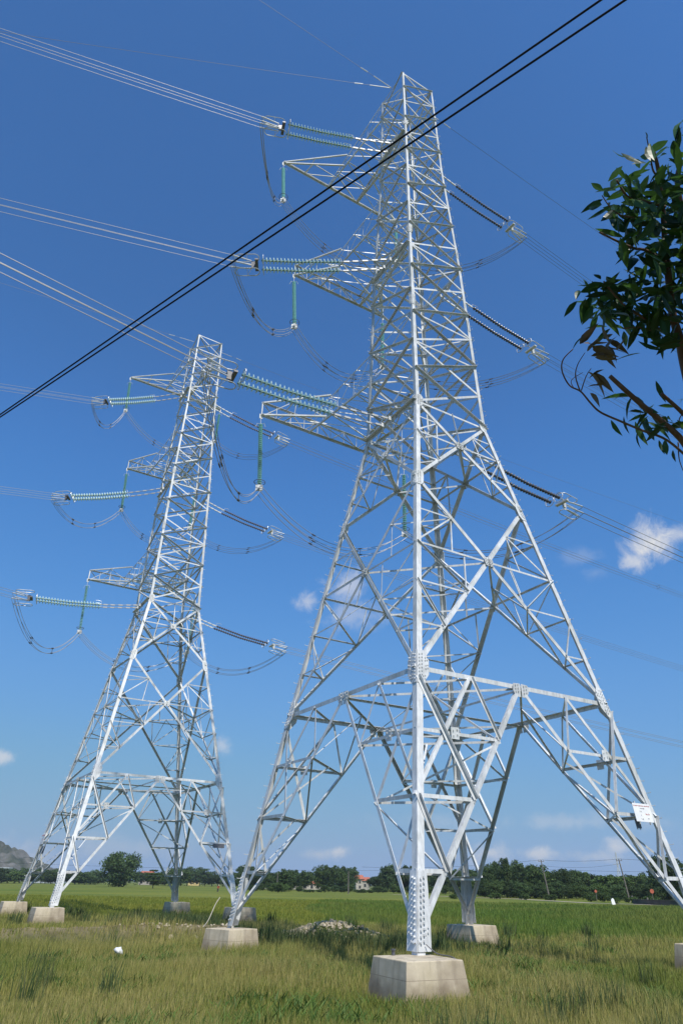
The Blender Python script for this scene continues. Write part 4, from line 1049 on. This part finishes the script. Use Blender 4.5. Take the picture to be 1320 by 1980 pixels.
def person(px, dist, label, top_m, rz=0.0, bend=.35):
    q = bearing(px, 1725, dist); o = empty('person', (q.x, q.y, gzf(q.x, q.y) + .02), rz); tag(o, label, 'person')
    J = {'pel': (0, 0, .88), 'belly': (0, -.08, 1.02), 'chest': (0, -.20, 1.24), 'neck': (0, -.30, 1.40), 'head': (0, -.36, 1.52), 'crown': (0, -.38, 1.62),
         'hl': (-.10, 0, .86), 'kl': (-.12, -.05, .47), 'al': (-.12, .04, .08), 'tl': (-.12, -.14, .04), 'hr': (.10, 0, .86), 'kr': (.12, .06, .47), 'ar': (.13, .16, .09), 'tr': (.13, 0, .04),
         'sl': (-.19, -.22, 1.30), 'el': (-.24, -.30, 1.03), 'wl': (-.18, -.46, .86), 'fl': (-.16, -.52, .78), 'sr': (.19, -.22, 1.30), 'er': (.25, -.30, 1.03), 'wr': (.18, -.47, .88), 'fr': (.16, -.53, .80)}
    Rr = dict(pel=.15, belly=.14, chest=.15, neck=.06, head=.10, crown=.07, hl=.10, kl=.065, al=.045, tl=.035, hr=.10, kr=.065, ar=.045, tr=.035, sl=.07, el=.045, wl=.03, fl=.03, sr=.07, er=.045, wr=.03, fr=.03)
    E = [('pel', 'belly'), ('belly', 'chest'), ('chest', 'neck'), ('neck', 'head'), ('head', 'crown'), ('pel', 'hl'), ('hl', 'kl'), ('kl', 'al'), ('al', 'tl'), ('pel', 'hr'), ('hr', 'kr'), ('kr', 'ar'), ('ar', 'tr'), ('chest', 'sl'), ('sl', 'el'), ('el', 'wl'), ('wl', 'fl'), ('chest', 'sr'), ('sr', 'er'), ('er', 'wr'), ('wr', 'fr')]
    def skin(nm, keys, grow, mat):
        ks = [k for k in J if k in keys]; me = bpy.data.meshes.new(nm)
        me.from_pydata([J[k] for k in ks], [(ks.index(a), ks.index(b)) for a, b in E if a in ks and b in ks], []); me.materials.append(mat)
        ob = bpy.data.objects.new(nm, me); link(ob, o); md = ob.modifiers.new('skin', 'SKIN'); 
        if not me.skin_vertices: me.attributes.new('skin', 'FLOAT', 'POINT')
        return ob, ks, grow
    for nm, keys, grow, mat in (('body', list(J), 0, SKIN), ('shirt', ['belly', 'chest', 'sl', 'el', 'sr', 'er', 'pel'], .02, top_m), ('trousers', ['pel', 'hl', 'kl', 'al', 'hr', 'kr', 'ar'], .02, DARKCLOTH)):
        mb = MB()
        for a, b in E:
            if a in keys and b in keys: mb.lathe(J[a], J[b], [(0, Rr[a] + grow), ((Vector(J[b]) - Vector(J[a])).length, Rr[b] + grow)], 10)
        for k in keys:
            c = Vector(J[k]); r_ = Rr[k] + grow; mb.lathe(c - Vector((0, 0, r_)), c + Vector((0, 0, r_)), [(r_ * (1 - math.cos(t)), max(.004, r_ * math.sin(t))) for t in np.linspace(0, math.pi, 8)], 10)
        ob = mb.build(nm, mat, o, smooth=True)
        rm = ob.modifiers.new('remesh', 'REMESH'); rm.mode = 'VOXEL'; rm.voxel_size = .018
    mb = MB(); c = Vector(J['head']); mb.lathe(c + Vector((0, 0, .04)), c + Vector((0, 0, .22)), [(0, .24), (.02, .23), (.18, .01)], 14); mb.build('conical_hat', STRAWHAT, o)
person(421, 205, 'person in a red shirt and straw hat stooping in the paddies', REDCLOTH, .5)

# white bag in the grass, rubble heap
q = along(227, 1846, 28.5); mb = MB(); 
base = blob = None
rb = random.Random(3); prof = [(0, .02), (.03, .17), (.12, .24), (.22, .19), (.28, .07), (.31, .02)]
mb.lathe((0, 0, 0), (.12, .03, .31), prof, 12)
bag = mb.build('plastic_bag', PLASTIC, smooth=True); bag.scale = (.7, .7, .75); bag.location = (q.x, q.y, gzf(q.x, q.y) + .12)
for v in bag.data.vertices: v.co += Vector((rb.uniform(-.03, .03), rb.uniform(-.03, .03), rb.uniform(-.02, .02)))
tag(bag, 'small white plastic bag lying in the grass at lower left', 'bag')
def rubble(name, label, spots, n, seed, kind='stuff'):
    r = random.Random(seed); mb = MB()
    for k in range(n):
        (cx, cy, sx, sy) = r.choice(spots); x, y = r.gauss(cx, sx), r.gauss(cy, sy); s = r.uniform(.03, .10) * (1.6 if r.random() < .1 else 1); z = gzf(x, y) + s * .3
        pts = [Vector((math.cos(a) * s * r.uniform(.7, 1.2), math.sin(a) * s * r.uniform(.7, 1.2), 0)) for a in np.linspace(0, 6.28, 5, endpoint=False)]
        c = Vector((x, y, z)); tilt = Vector((r.uniform(-.5, .5) * s, r.uniform(-.5, .5) * s, s * r.uniform(.6, 1.2)))
        kk = len(mb.v); mb.v += [c + p - tilt * .5 for p in pts] + [c + p * .6 + tilt * .5 for p in pts]
        mb.f += [tuple(kk + i_ for i_ in range(5))[::-1], tuple(kk + 5 + i_ for i_ in range(5))] + [(kk + i_, kk + (i_ + 1) % 5, kk + 5 + (i_ + 1) % 5, kk + 5 + i_) for i_ in range(5)]
    tag(mb.build(name, RUBBLE), label, 'rubble', kind=kind)
rubble('rubble_heap', 'heap of broken pale rubble in the grass left of the front concrete block', [(MOUND.x, MOUND.y - .25, 1.5, .6), (MOUND.x - 2.5, MOUND.y - .3, 1.6, .4)], 800, 5)
rubble('rubble_strip', 'scattered stones and clods along the bare bank at left', [(BANK[2][0], BANK[2][1] - .5, 1.3, .35), (BANK[3][0], BANK[3][1] - .5, 1.0, .3)], 90, 6)

# ------------------------------------------------------------------ grass, reeds and rice
def in_block(x, y):
    bad = np.zeros(len(x), bool)
    for base, yaw in ((TA, YAW_A), (TB, YAW_B)):
        c, s = math.cos(yaw), math.sin(yaw)
        lx = (x - base.x) * c + (y - base.y) * s; ly = -(x - base.x) * s + (y - base.y) * c
        bad |= (np.abs(np.abs(lx) - 6.12) < .95) & (np.abs(np.abs(ly) - 6.12) < .95)
    return bad
def vnoise(x, y, sc, seed):
    r = np.random.default_rng(seed); T = r.random((64, 64)); X, Y = x * sc + 1000, y * sc + 1000
    xi, yi = np.floor(X).astype(int), np.floor(Y).astype(int); fx, fy = X - xi, Y - yi; fx = fx * fx * (3 - 2 * fx); fy = fy * fy * (3 - 2 * fy)
    g = lambda a, b: T[a % 64, b % 64]
    return (g(xi, yi) * (1 - fx) + g(xi + 1, yi) * fx) * (1 - fy) + (g(xi, yi + 1) * (1 - fx) + g(xi + 1, yi + 1) * fx) * fy
def scatter(n, y0, y1, spread=.62, extra=4, power=1.0):
    u = rng.random(n) ** power; y = y0 + (y1 - y0) * u; x = (rng.random(n) * 2 - 1) * (spread * y + extra); return x, y
def blades(name, x, y, h, w, lean, mat, label, cat):
    n = len(x); z = gz(x, y) - .02; a = rng.uniform(0, 2 * np.pi, n); ux, uy = np.cos(a), np.sin(a)
    la = np.where(rng.random(n) < .35, rng.normal(.4, .8, n), rng.uniform(0, 2 * np.pi, n)); lx, ly = np.cos(la), np.sin(la); ln = lean * h * rng.uniform(.3, 1.3, n)
    def P(t, off, bend): return np.stack([x + ux * w * off + lx * ln * bend, y + uy * w * off + ly * ln * bend, z + h * t], 1)
    V = np.stack([P(0, -.5, 0), P(0, .5, 0), P(.55, .42, .3), P(.55, -.42, .3), P(1, 0, 1)], 1).reshape(-1, 3)
    k = np.arange(n)[:, None] * 5
    return tag(np_mesh(name, V, k + np.array([[0, 1, 2, 3]]), k + np.array([[3, 2, 4]]), mat), label, cat, kind='stuff')
def limit(x, y): return 50 - .55 * x + 3 * np.sin(x * .4) + 2 * np.sin(x * 1.1)     # where the paddies begin
parts_x, parts_y, parts_s = [], [], []
for n, y0, y1, s in ((130000, 8.5, 17, 1.0), (190000, 17, 30, 1.2), (150000, 30, 50, 1.8), (70000, 50, 84, 2.8)):
    x, y = scatter(n, y0, y1); keep = (y < limit(x, y)) & ~in_block(x, y) & ((bank_amount(x, y) < .55 + .8 * rng.random(n)) | (vnoise(x, y, .55, 51) > .52)) & (vnoise(x, y, .9, 4) > .16 * rng.random(n)) & (block_gap(x, y) > .28 * rng.random(n))
    keep &= ~((np.abs(x - MOUND.x + 1) < 4.6) & (np.abs(y - MOUND.y + 1.1) < 2.5) & (rng.random(n) < .88))
    parts_x.append(x[keep]); parts_y.append(y[keep]); parts_s.append(np.full(keep.sum(), s))
x, y, s = np.concatenate(parts_x), np.concatenate(parts_y), np.concatenate(parts_s)
dead = vnoise(x, y, .23, 21); kind_n = vnoise(x, y, .42, 22)
hh = (.12 + .31 * vnoise(x, y, .35, 1) ** 1.5 + .16 * vnoise(x, y, 1.7, 2) ** 2) * rng.uniform(.5, 1.3, len(x))
straw = rng.random(len(x)) < np.clip(.24 + .75 * (dead - .3) / .4, .10, .80)
blades('dry_grass', x[straw], y[straw], hh[straw] * 1.12, .0085 * s[straw] * rng.uniform(.6, 1.5, straw.sum()), .30, STRAW, 'dry straw-coloured seed grass standing through the foreground', 'grass')
g = ~straw
blades('tall_grass', x[g], y[g], hh[g], .0115 * s[g] * rng.uniform(.6, 1.6, g.sum()), .38, GRASS, 'green wild grass filling the foreground', 'grass')
# patches of low broad-leaved weeds
cx, cy = scatter(2600, 9, 40); k = (cy < limit(cx, cy) - 1) & (vnoise(cx, cy, .3, 31) > .55) & ~in_block(cx, cy) & (bank_amount(cx, cy) < .5); cx, cy = cx[k], cy[k]; m = 26
wx = np.repeat(cx, m) + rng.normal(0, .16, len(cx) * m); wy = np.repeat(cy, m) + rng.normal(0, .16, len(cx) * m); k = ~in_block(wx, wy); wx, wy = wx[k], wy[k]
blades('leafy_weeds', wx, wy, rng.uniform(.10, .34, len(wx)), rng.uniform(.022, .05, len(wx)), .8, WEED, 'low broad-leaved green weeds scattered through the grass', 'weeds')
# clumps of darker reeds
cx, cy = scatter(230, 12, 58); k = (cy < limit(cx, cy) - 1) & (vnoise(cx, cy, .16, 9) > .5)
cx, cy = cx[k], cy[k]; m = 46
x = np.repeat(cx, m) + rng.normal(0, .17, len(cx) * m); y = np.repeat(cy, m) + rng.normal(0, .13, len(cx) * m)
bx = np.linspace(-11, 3.5, 150); ex = rng.uniform(-11.5, 4, 5200); ey = rng.normal(0, .7, 5200) + np.interp(ex, [-12, -8, -4, -2, 4], [41, 41, 38.5, 31, 28])
x = np.concatenate([x, ex]); y = np.concatenate([y, ey]); k = ~in_block(x, y) & (bank_amount(x, y) < .25) & ~((np.abs(x - MOUND.x + 1) < 4.6) & (np.abs(y - MOUND.y + 1.2) < 2.6))
x, y = x[k], y[k]
blades('dark_reeds', x, y, rng.uniform(.45, .95, len(x)), .020 * rng.uniform(.7, 1.4, len(x)) * np.clip(y / 24, .8, 2), .25, REED, 'clumps of darker upright reeds among the grass', 'reeds')
# rice standing beyond the rough grass
x, y = scatter(150000, 34, 120, .62, 6, 1.25); k = (y > limit(x, y) - .8) & ~in_block(x, y)
x, y = x[k], y[k]
green = (x + 4 * vnoise(x, y, .08, 41) > .5) & (y < 105 + 30 * vnoise(x, y, .05, 42))
hgt = rng.uniform(.26, .46, len(x)); wid = .028 * np.clip(y / 42, 1, 3) * rng.uniform(.7, 1.4, len(x))
blades('rice_crop', x[green], y[green], hgt[green] * 1.15, wid[green], .3, RICE, 'green rice standing in the paddies right of the towers', 'rice')
gold = ~green
blades('ripening_rice', x[gold], y[gold], hgt[gold] * .8, wid[gold], .35, RIPE, 'yellow-green ripening rice in the paddies on the left', 'rice')

# ------------------------------------------------------------------ the leafy tree leaning in from the right
def near_tree():
    root = empty('leafy_tree', (3.7, 4.5, 0)); tag(root, 'leafy tree reaching in from the right edge with glossy dark leaves', 'tree')
    base = Vector(root.location); rl = random.Random(21)
    def W(px, py, d): return along(px, py, d) - base
    def limb(pts, r0, r1, nm='branch'):
        out = []
        ps = pts
        for k in range(len(ps) - 1):
            a, b, c, d = ps[max(k - 1, 0)], ps[k], ps[k + 1], ps[min(k + 2, len(ps) - 1)]
            for t in np.linspace(0, 1, 5, endpoint=False): out.append(.5 * ((2 * b) + (c - a) * t + (2 * a - 5 * b + 4 * c - d) * t * t + (3 * b - a - 3 * c + d) * t ** 3))
        out.append(ps[-1]); mb = MB(); mb.tube(out, [lerp(r0, r1, i_ / (len(out) - 1)) for i_ in range(len(out))], 7); mb.build(nm, BARK, root, smooth=True)
        return out
    fork = W(1345, 800, 5.2)
    limb([Vector((0, 0, -.2)), Vector((.05, -.02, 1.2)), Vector((-.05, .1, 2.6)), lerp(fork, Vector((-.05, .1, 2.6)), .4), fork], .10, .055, 'trunk')
    stem = limb([fork, W(1322, 700, 5.2), W(1313, 655, 5.2), W(1300, 610, 5.2), W(1292, 540, 5.2), W(1285, 470, 5.25), W(1280, 400, 5.3), W(1272, 330, 5.3), W(1262, 290, 5.3)], .036, .010)
    stem2 = limb([fork, W(1345, 650, 5.4), W(1335, 520, 5.5), W(1320, 420, 5.5), W(1308, 340, 5.5), W(1330, 300, 5.5)], .035, .010)
    limb([W(1345, 600, 5.4), W(1380, 480, 5.5), W(1400, 380, 5.6), W(1395, 290, 5.6)], .03, .009)
    limb([fork, W(1420, 700, 5.4), W(1480, 560, 5.6), W(1500, 430, 5.7)], .04, .01)
    limb([fork, W(1480, 760, 5.5), W(1600, 640, 5.8), W(1680, 520, 6.0)], .045, .012); limb([W(1480, 760, 5.5), W(1600, 740, 5.6), W(1720, 650, 5.8)], .022, .008); limb([W(1460, 640, 5.5), W(1540, 500, 5.7), W(1580, 380, 5.8)], .022, .008)
    limb([W(1298, 515, 5.2), W(1250, 485, 5.05), W(1225, 480, 5.0), W(1190, 465, 4.95), W(1158, 449, 4.9)], .011, .006)
    limb([W(1304, 622, 5.2), W(1265, 628, 5.1), W(1240, 612, 5.0), W(1205, 590, 4.95), W(1166, 544, 4.9)], .013, .006)
    limb([W(1262, 640, 5.05), W(1235, 633, 5.0), W(1205, 635, 4.95)], .006, .004)
    limb([W(1313, 655, 5.2), W(1280, 640, 5.1), W(1262, 628, 5.05)], .014, .008)
    limb([W(1285, 400, 5.3), W(1240, 388, 5.2), W(1212, 380, 5.15), W(1191, 348, 5.1)], .011, .006)
    limb([W(1250, 420, 5.2), W(1205, 418, 5.1), W(1180, 402, 5.05), W(1163, 378, 5.0)], .007, .003)
    limb([W(1275, 345, 5.3), W(1262, 330, 5.3), W(1256, 300, 5.25), W(1249, 264, 5.2)], .008, .003)
    limb([W(1345, 900, 5.2), W(1318, 852, 5.1), W(1275, 812, 5.0), W(1240, 783, 4.95), W(1205, 752, 4.9), W(1178, 727, 4.88)], .024, .014)
    limb([W(1350, 830, 5.2), W(1312, 792, 5.1), W(1278, 761, 5.0)], .018, .011)
    limb([W(1345, 900, 5.1), W(1290, 852, 4.95), W(1240, 832, 4.85), W(1200, 815, 4.8), W(1160, 797, 4.75), W(1140, 778, 4.7), W(1122, 757, 4.68), W(1100, 745, 4.65), W(1086, 718, 4.62), W(1088, 695, 4.6), W(1107, 675, 4.6)], .009, .0035)
    limb([W(1121, 757, 4.68), W(1112, 728, 4.66), W(1116, 705, 4.65), W(1130, 682, 4.63)], .005, .002)
    limb([W(1123, 755, 4.68), W(1132, 728, 4.66), W(1142, 712, 4.64)], .004, .002)
    limb([W(1108, 750, 4.66), W(1104, 735, 4.66), W(1126, 720, 4.65)], .003, .0015)
    limb([W(1310, 855, 5.0), W(1312, 888, 5.0), W(1322, 916, 5.0)], .005, .002)
    limb([W(1318, 830, 5.0), W(1312, 812, 5.0), W(1322, 795, 5.0)], .005, .003)
    # leaves: pointed, folded along the midrib, hanging in sprays; built into one foliage mesh per tree, dead ones apart
    Vg, Fg, Vd, Fd = [], [], [], []
    def leaf(p, d, L, w, dead=False):
        d = d.normalized(); s = d.cross(Vector((rl.gauss(0, .6), rl.gauss(0, .6), 1))).normalized(); nrm = s.cross(d).normalized(); V_, F_ = (Vd, Fd) if dead else (Vg, Fg); k = len(V_); curl = rl.uniform(-.08, .45) * (2.4 if dead else 1); fold = rl.uniform(.1, .4)
        prof = [(0, .04), (.14, .55), (.38, 1.0), (.62, .86), (.84, .42), (1, .0)]
        for t, ww in prof:
            c = p + d * L * t - nrm * L * curl * t * t
            for sd in (-1, 0, 1): V_.append(c + s * sd * w * .5 * ww + nrm * abs(sd) * w * .5 * ww * fold)
        for i_ in range(len(prof) - 1):
            for c_ in (0, 1): F_.append((k + i_ * 3 + c_, k + i_ * 3 + c_ + 1, k + i_ * 3 + 4 + c_, k + i_ * 3 + 3 + c_))
    CAMP = Vector((0, 0, CAM_H)) - base
    def spray(px, py, depth, n, spread, size=1.0, dead=False, droop=.55, bias=(0, 0)):
        c = W(px, py, depth)
        for _ in range(n):
            p = c + Vector((rl.gauss(0, spread), rl.gauss(0, spread * 1.1), rl.gauss(0, spread)))
            d = Vector((rl.gauss(-.1 + bias[0], .8), rl.gauss(-.1, .7), rl.gauss(-droop + bias[1], .55))); L = rl.uniform(.09, .19) * size
            leaf(p, d, L, L * rl.uniform(.22, .36), dead)
    mass = [(1250, 300, 8, .07), (1275, 315, 16, .09), (1305, 300, 16, .09), (1262, 350, 18, .10), (1300, 350, 26, .11), (1225, 395, 12, .07), (1255, 400, 22, .10), (1290, 400, 28, .11), (1315, 400, 22, .1), (1215, 430, 10, .07), (1245, 445, 20, .10),
            (1280, 450, 28, .11), (1312, 460, 26, .11), (1225, 465, 8, .06), (1260, 490, 20, .10), (1295, 500, 26, .11), (1318, 510, 22, .1), (1245, 530, 9, .07), (1280, 545, 22, .10), (1310, 560, 24, .1), (1265, 580, 14, .09), (1300, 600, 20, .09), (1240, 590, 10, .07), (1320, 625, 12, .08),
            (1195, 360, 4, .04), (1170, 385, 4, .03), (1190, 400, 5, .05), (1205, 400, 6, .05), (1250, 285, 3, .03), (1225, 560, 5, .04), (1210, 585, 7, .05), (1190, 575, 8, .05), (1155, 572, 17, .065), (1148, 592, 12, .055), (1175, 590, 12, .055), (1200, 610, 12, .06), (1225, 615, 8, .05), (1245, 635, 7, .05), (1265, 600, 8, .06),
            (1250, 805, 8, .05), (1262, 825, 7, .05), (1235, 790, 4, .035), (1285, 810, 5, .05), (1225, 760, 3, .03), (1318, 780, 4, .03), (1355, 480, 34, .13), (1390, 440, 36, .13), (1370, 520, 34, .14), (1440, 480, 44, .16), (1480, 500, 36, .16), (1420, 600, 30, .16), (1500, 600, 44, .2), (1560, 480, 50, .22), (1600, 620, 50, .22), (1540, 380, 44, .2), (1660, 520, 50, .24), (1700, 660, 40, .22), (1480, 380, 34, .18), (1620, 400, 44, .22), (1740, 560, 40, .24)]
    for px, py, n, sp_ in mass: spray(px, py, rl.uniform(4.9, 5.4), max(2, int(n * (.78 if px > 1235 and py < 560 else 1.1))), sp_ * 1.08, 1.12)
    for px, py, dx, dy, L in ((1107, 675, .35, .7, .13), (1205, 640, .05, -1, .11), (1205, 805, .0, -1, .12), (1180, 812, .5, -.8, .13), (1232, 835, -.1, -1, .11), (1215, 795, .9, .1, .10), (1160, 555, .9, .5, .13), (1300, 870, .1, -1, .08), (1190, 575, .3, -1, .10), (1250, 270, .2, .9, .06), (1222, 540, .2, -1, .13), (1212, 535, .6, .6, .09), (1285, 850, -.1, -.9, .12)):
        p = W(px, py, 4.85); leaf(p, RT * dx + UP * dy + FWD * rl.uniform(-.3, .3), L, L * .34)
    for px, py, n in ((1140, 668, 5), (1155, 675, 5), (1165, 670, 4), (1140, 715, 3)): spray(px, py, 4.63, n, .03, .95, True, .1, (.7, 0))
    for px, py, dx, dy, L in ((1135, 748, .95, .25, .09), (1150, 745, .95, .2, .08), (1140, 760, .8, -.5, .09), (1170, 668, .95, -.3, .10), (1165, 655, .9, .4, .07), (1120, 665, .6, .8, .12)):
        p = W(px, py, 4.65); leaf(p, RT * dx + UP * dy, L, L * .4, True)
    tag(mesh_obj('foliage', Vg, Fg, LEAF, root), kind='stuff')
    mesh_obj('withered_leaves', Vd, Fd, DEADLEAF, root)
near_tree()

# ------------------------------------------------------------------ air
mb = MB(); mb.box((0, 900, 40), (2400, 0, 0), (0, 2600, 0), (0, 0, 62))
haze = mb.build('haze', None); haze.location.z = 18; tag(haze, kind='stuff')
hm = bpy.data.materials.new('thin_air'); hm.use_nodes = True; hn, hl = hm.node_tree.nodes, hm.node_tree.links
for n_ in list(hn):
    if n_.type != 'OUTPUT_MATERIAL': hn.remove(n_)
pv = hn.new('ShaderNodeVolumePrincipled'); pv.inputs['Color'].default_value = (.80, .88, .97, 1); pv.inputs['Density'].default_value = .00016; pv.inputs['Anisotropy'].default_value = .2
hl.new(pv.outputs[0], hn['Material Output'].inputs['Volume']); haze.data.materials.append(hm)
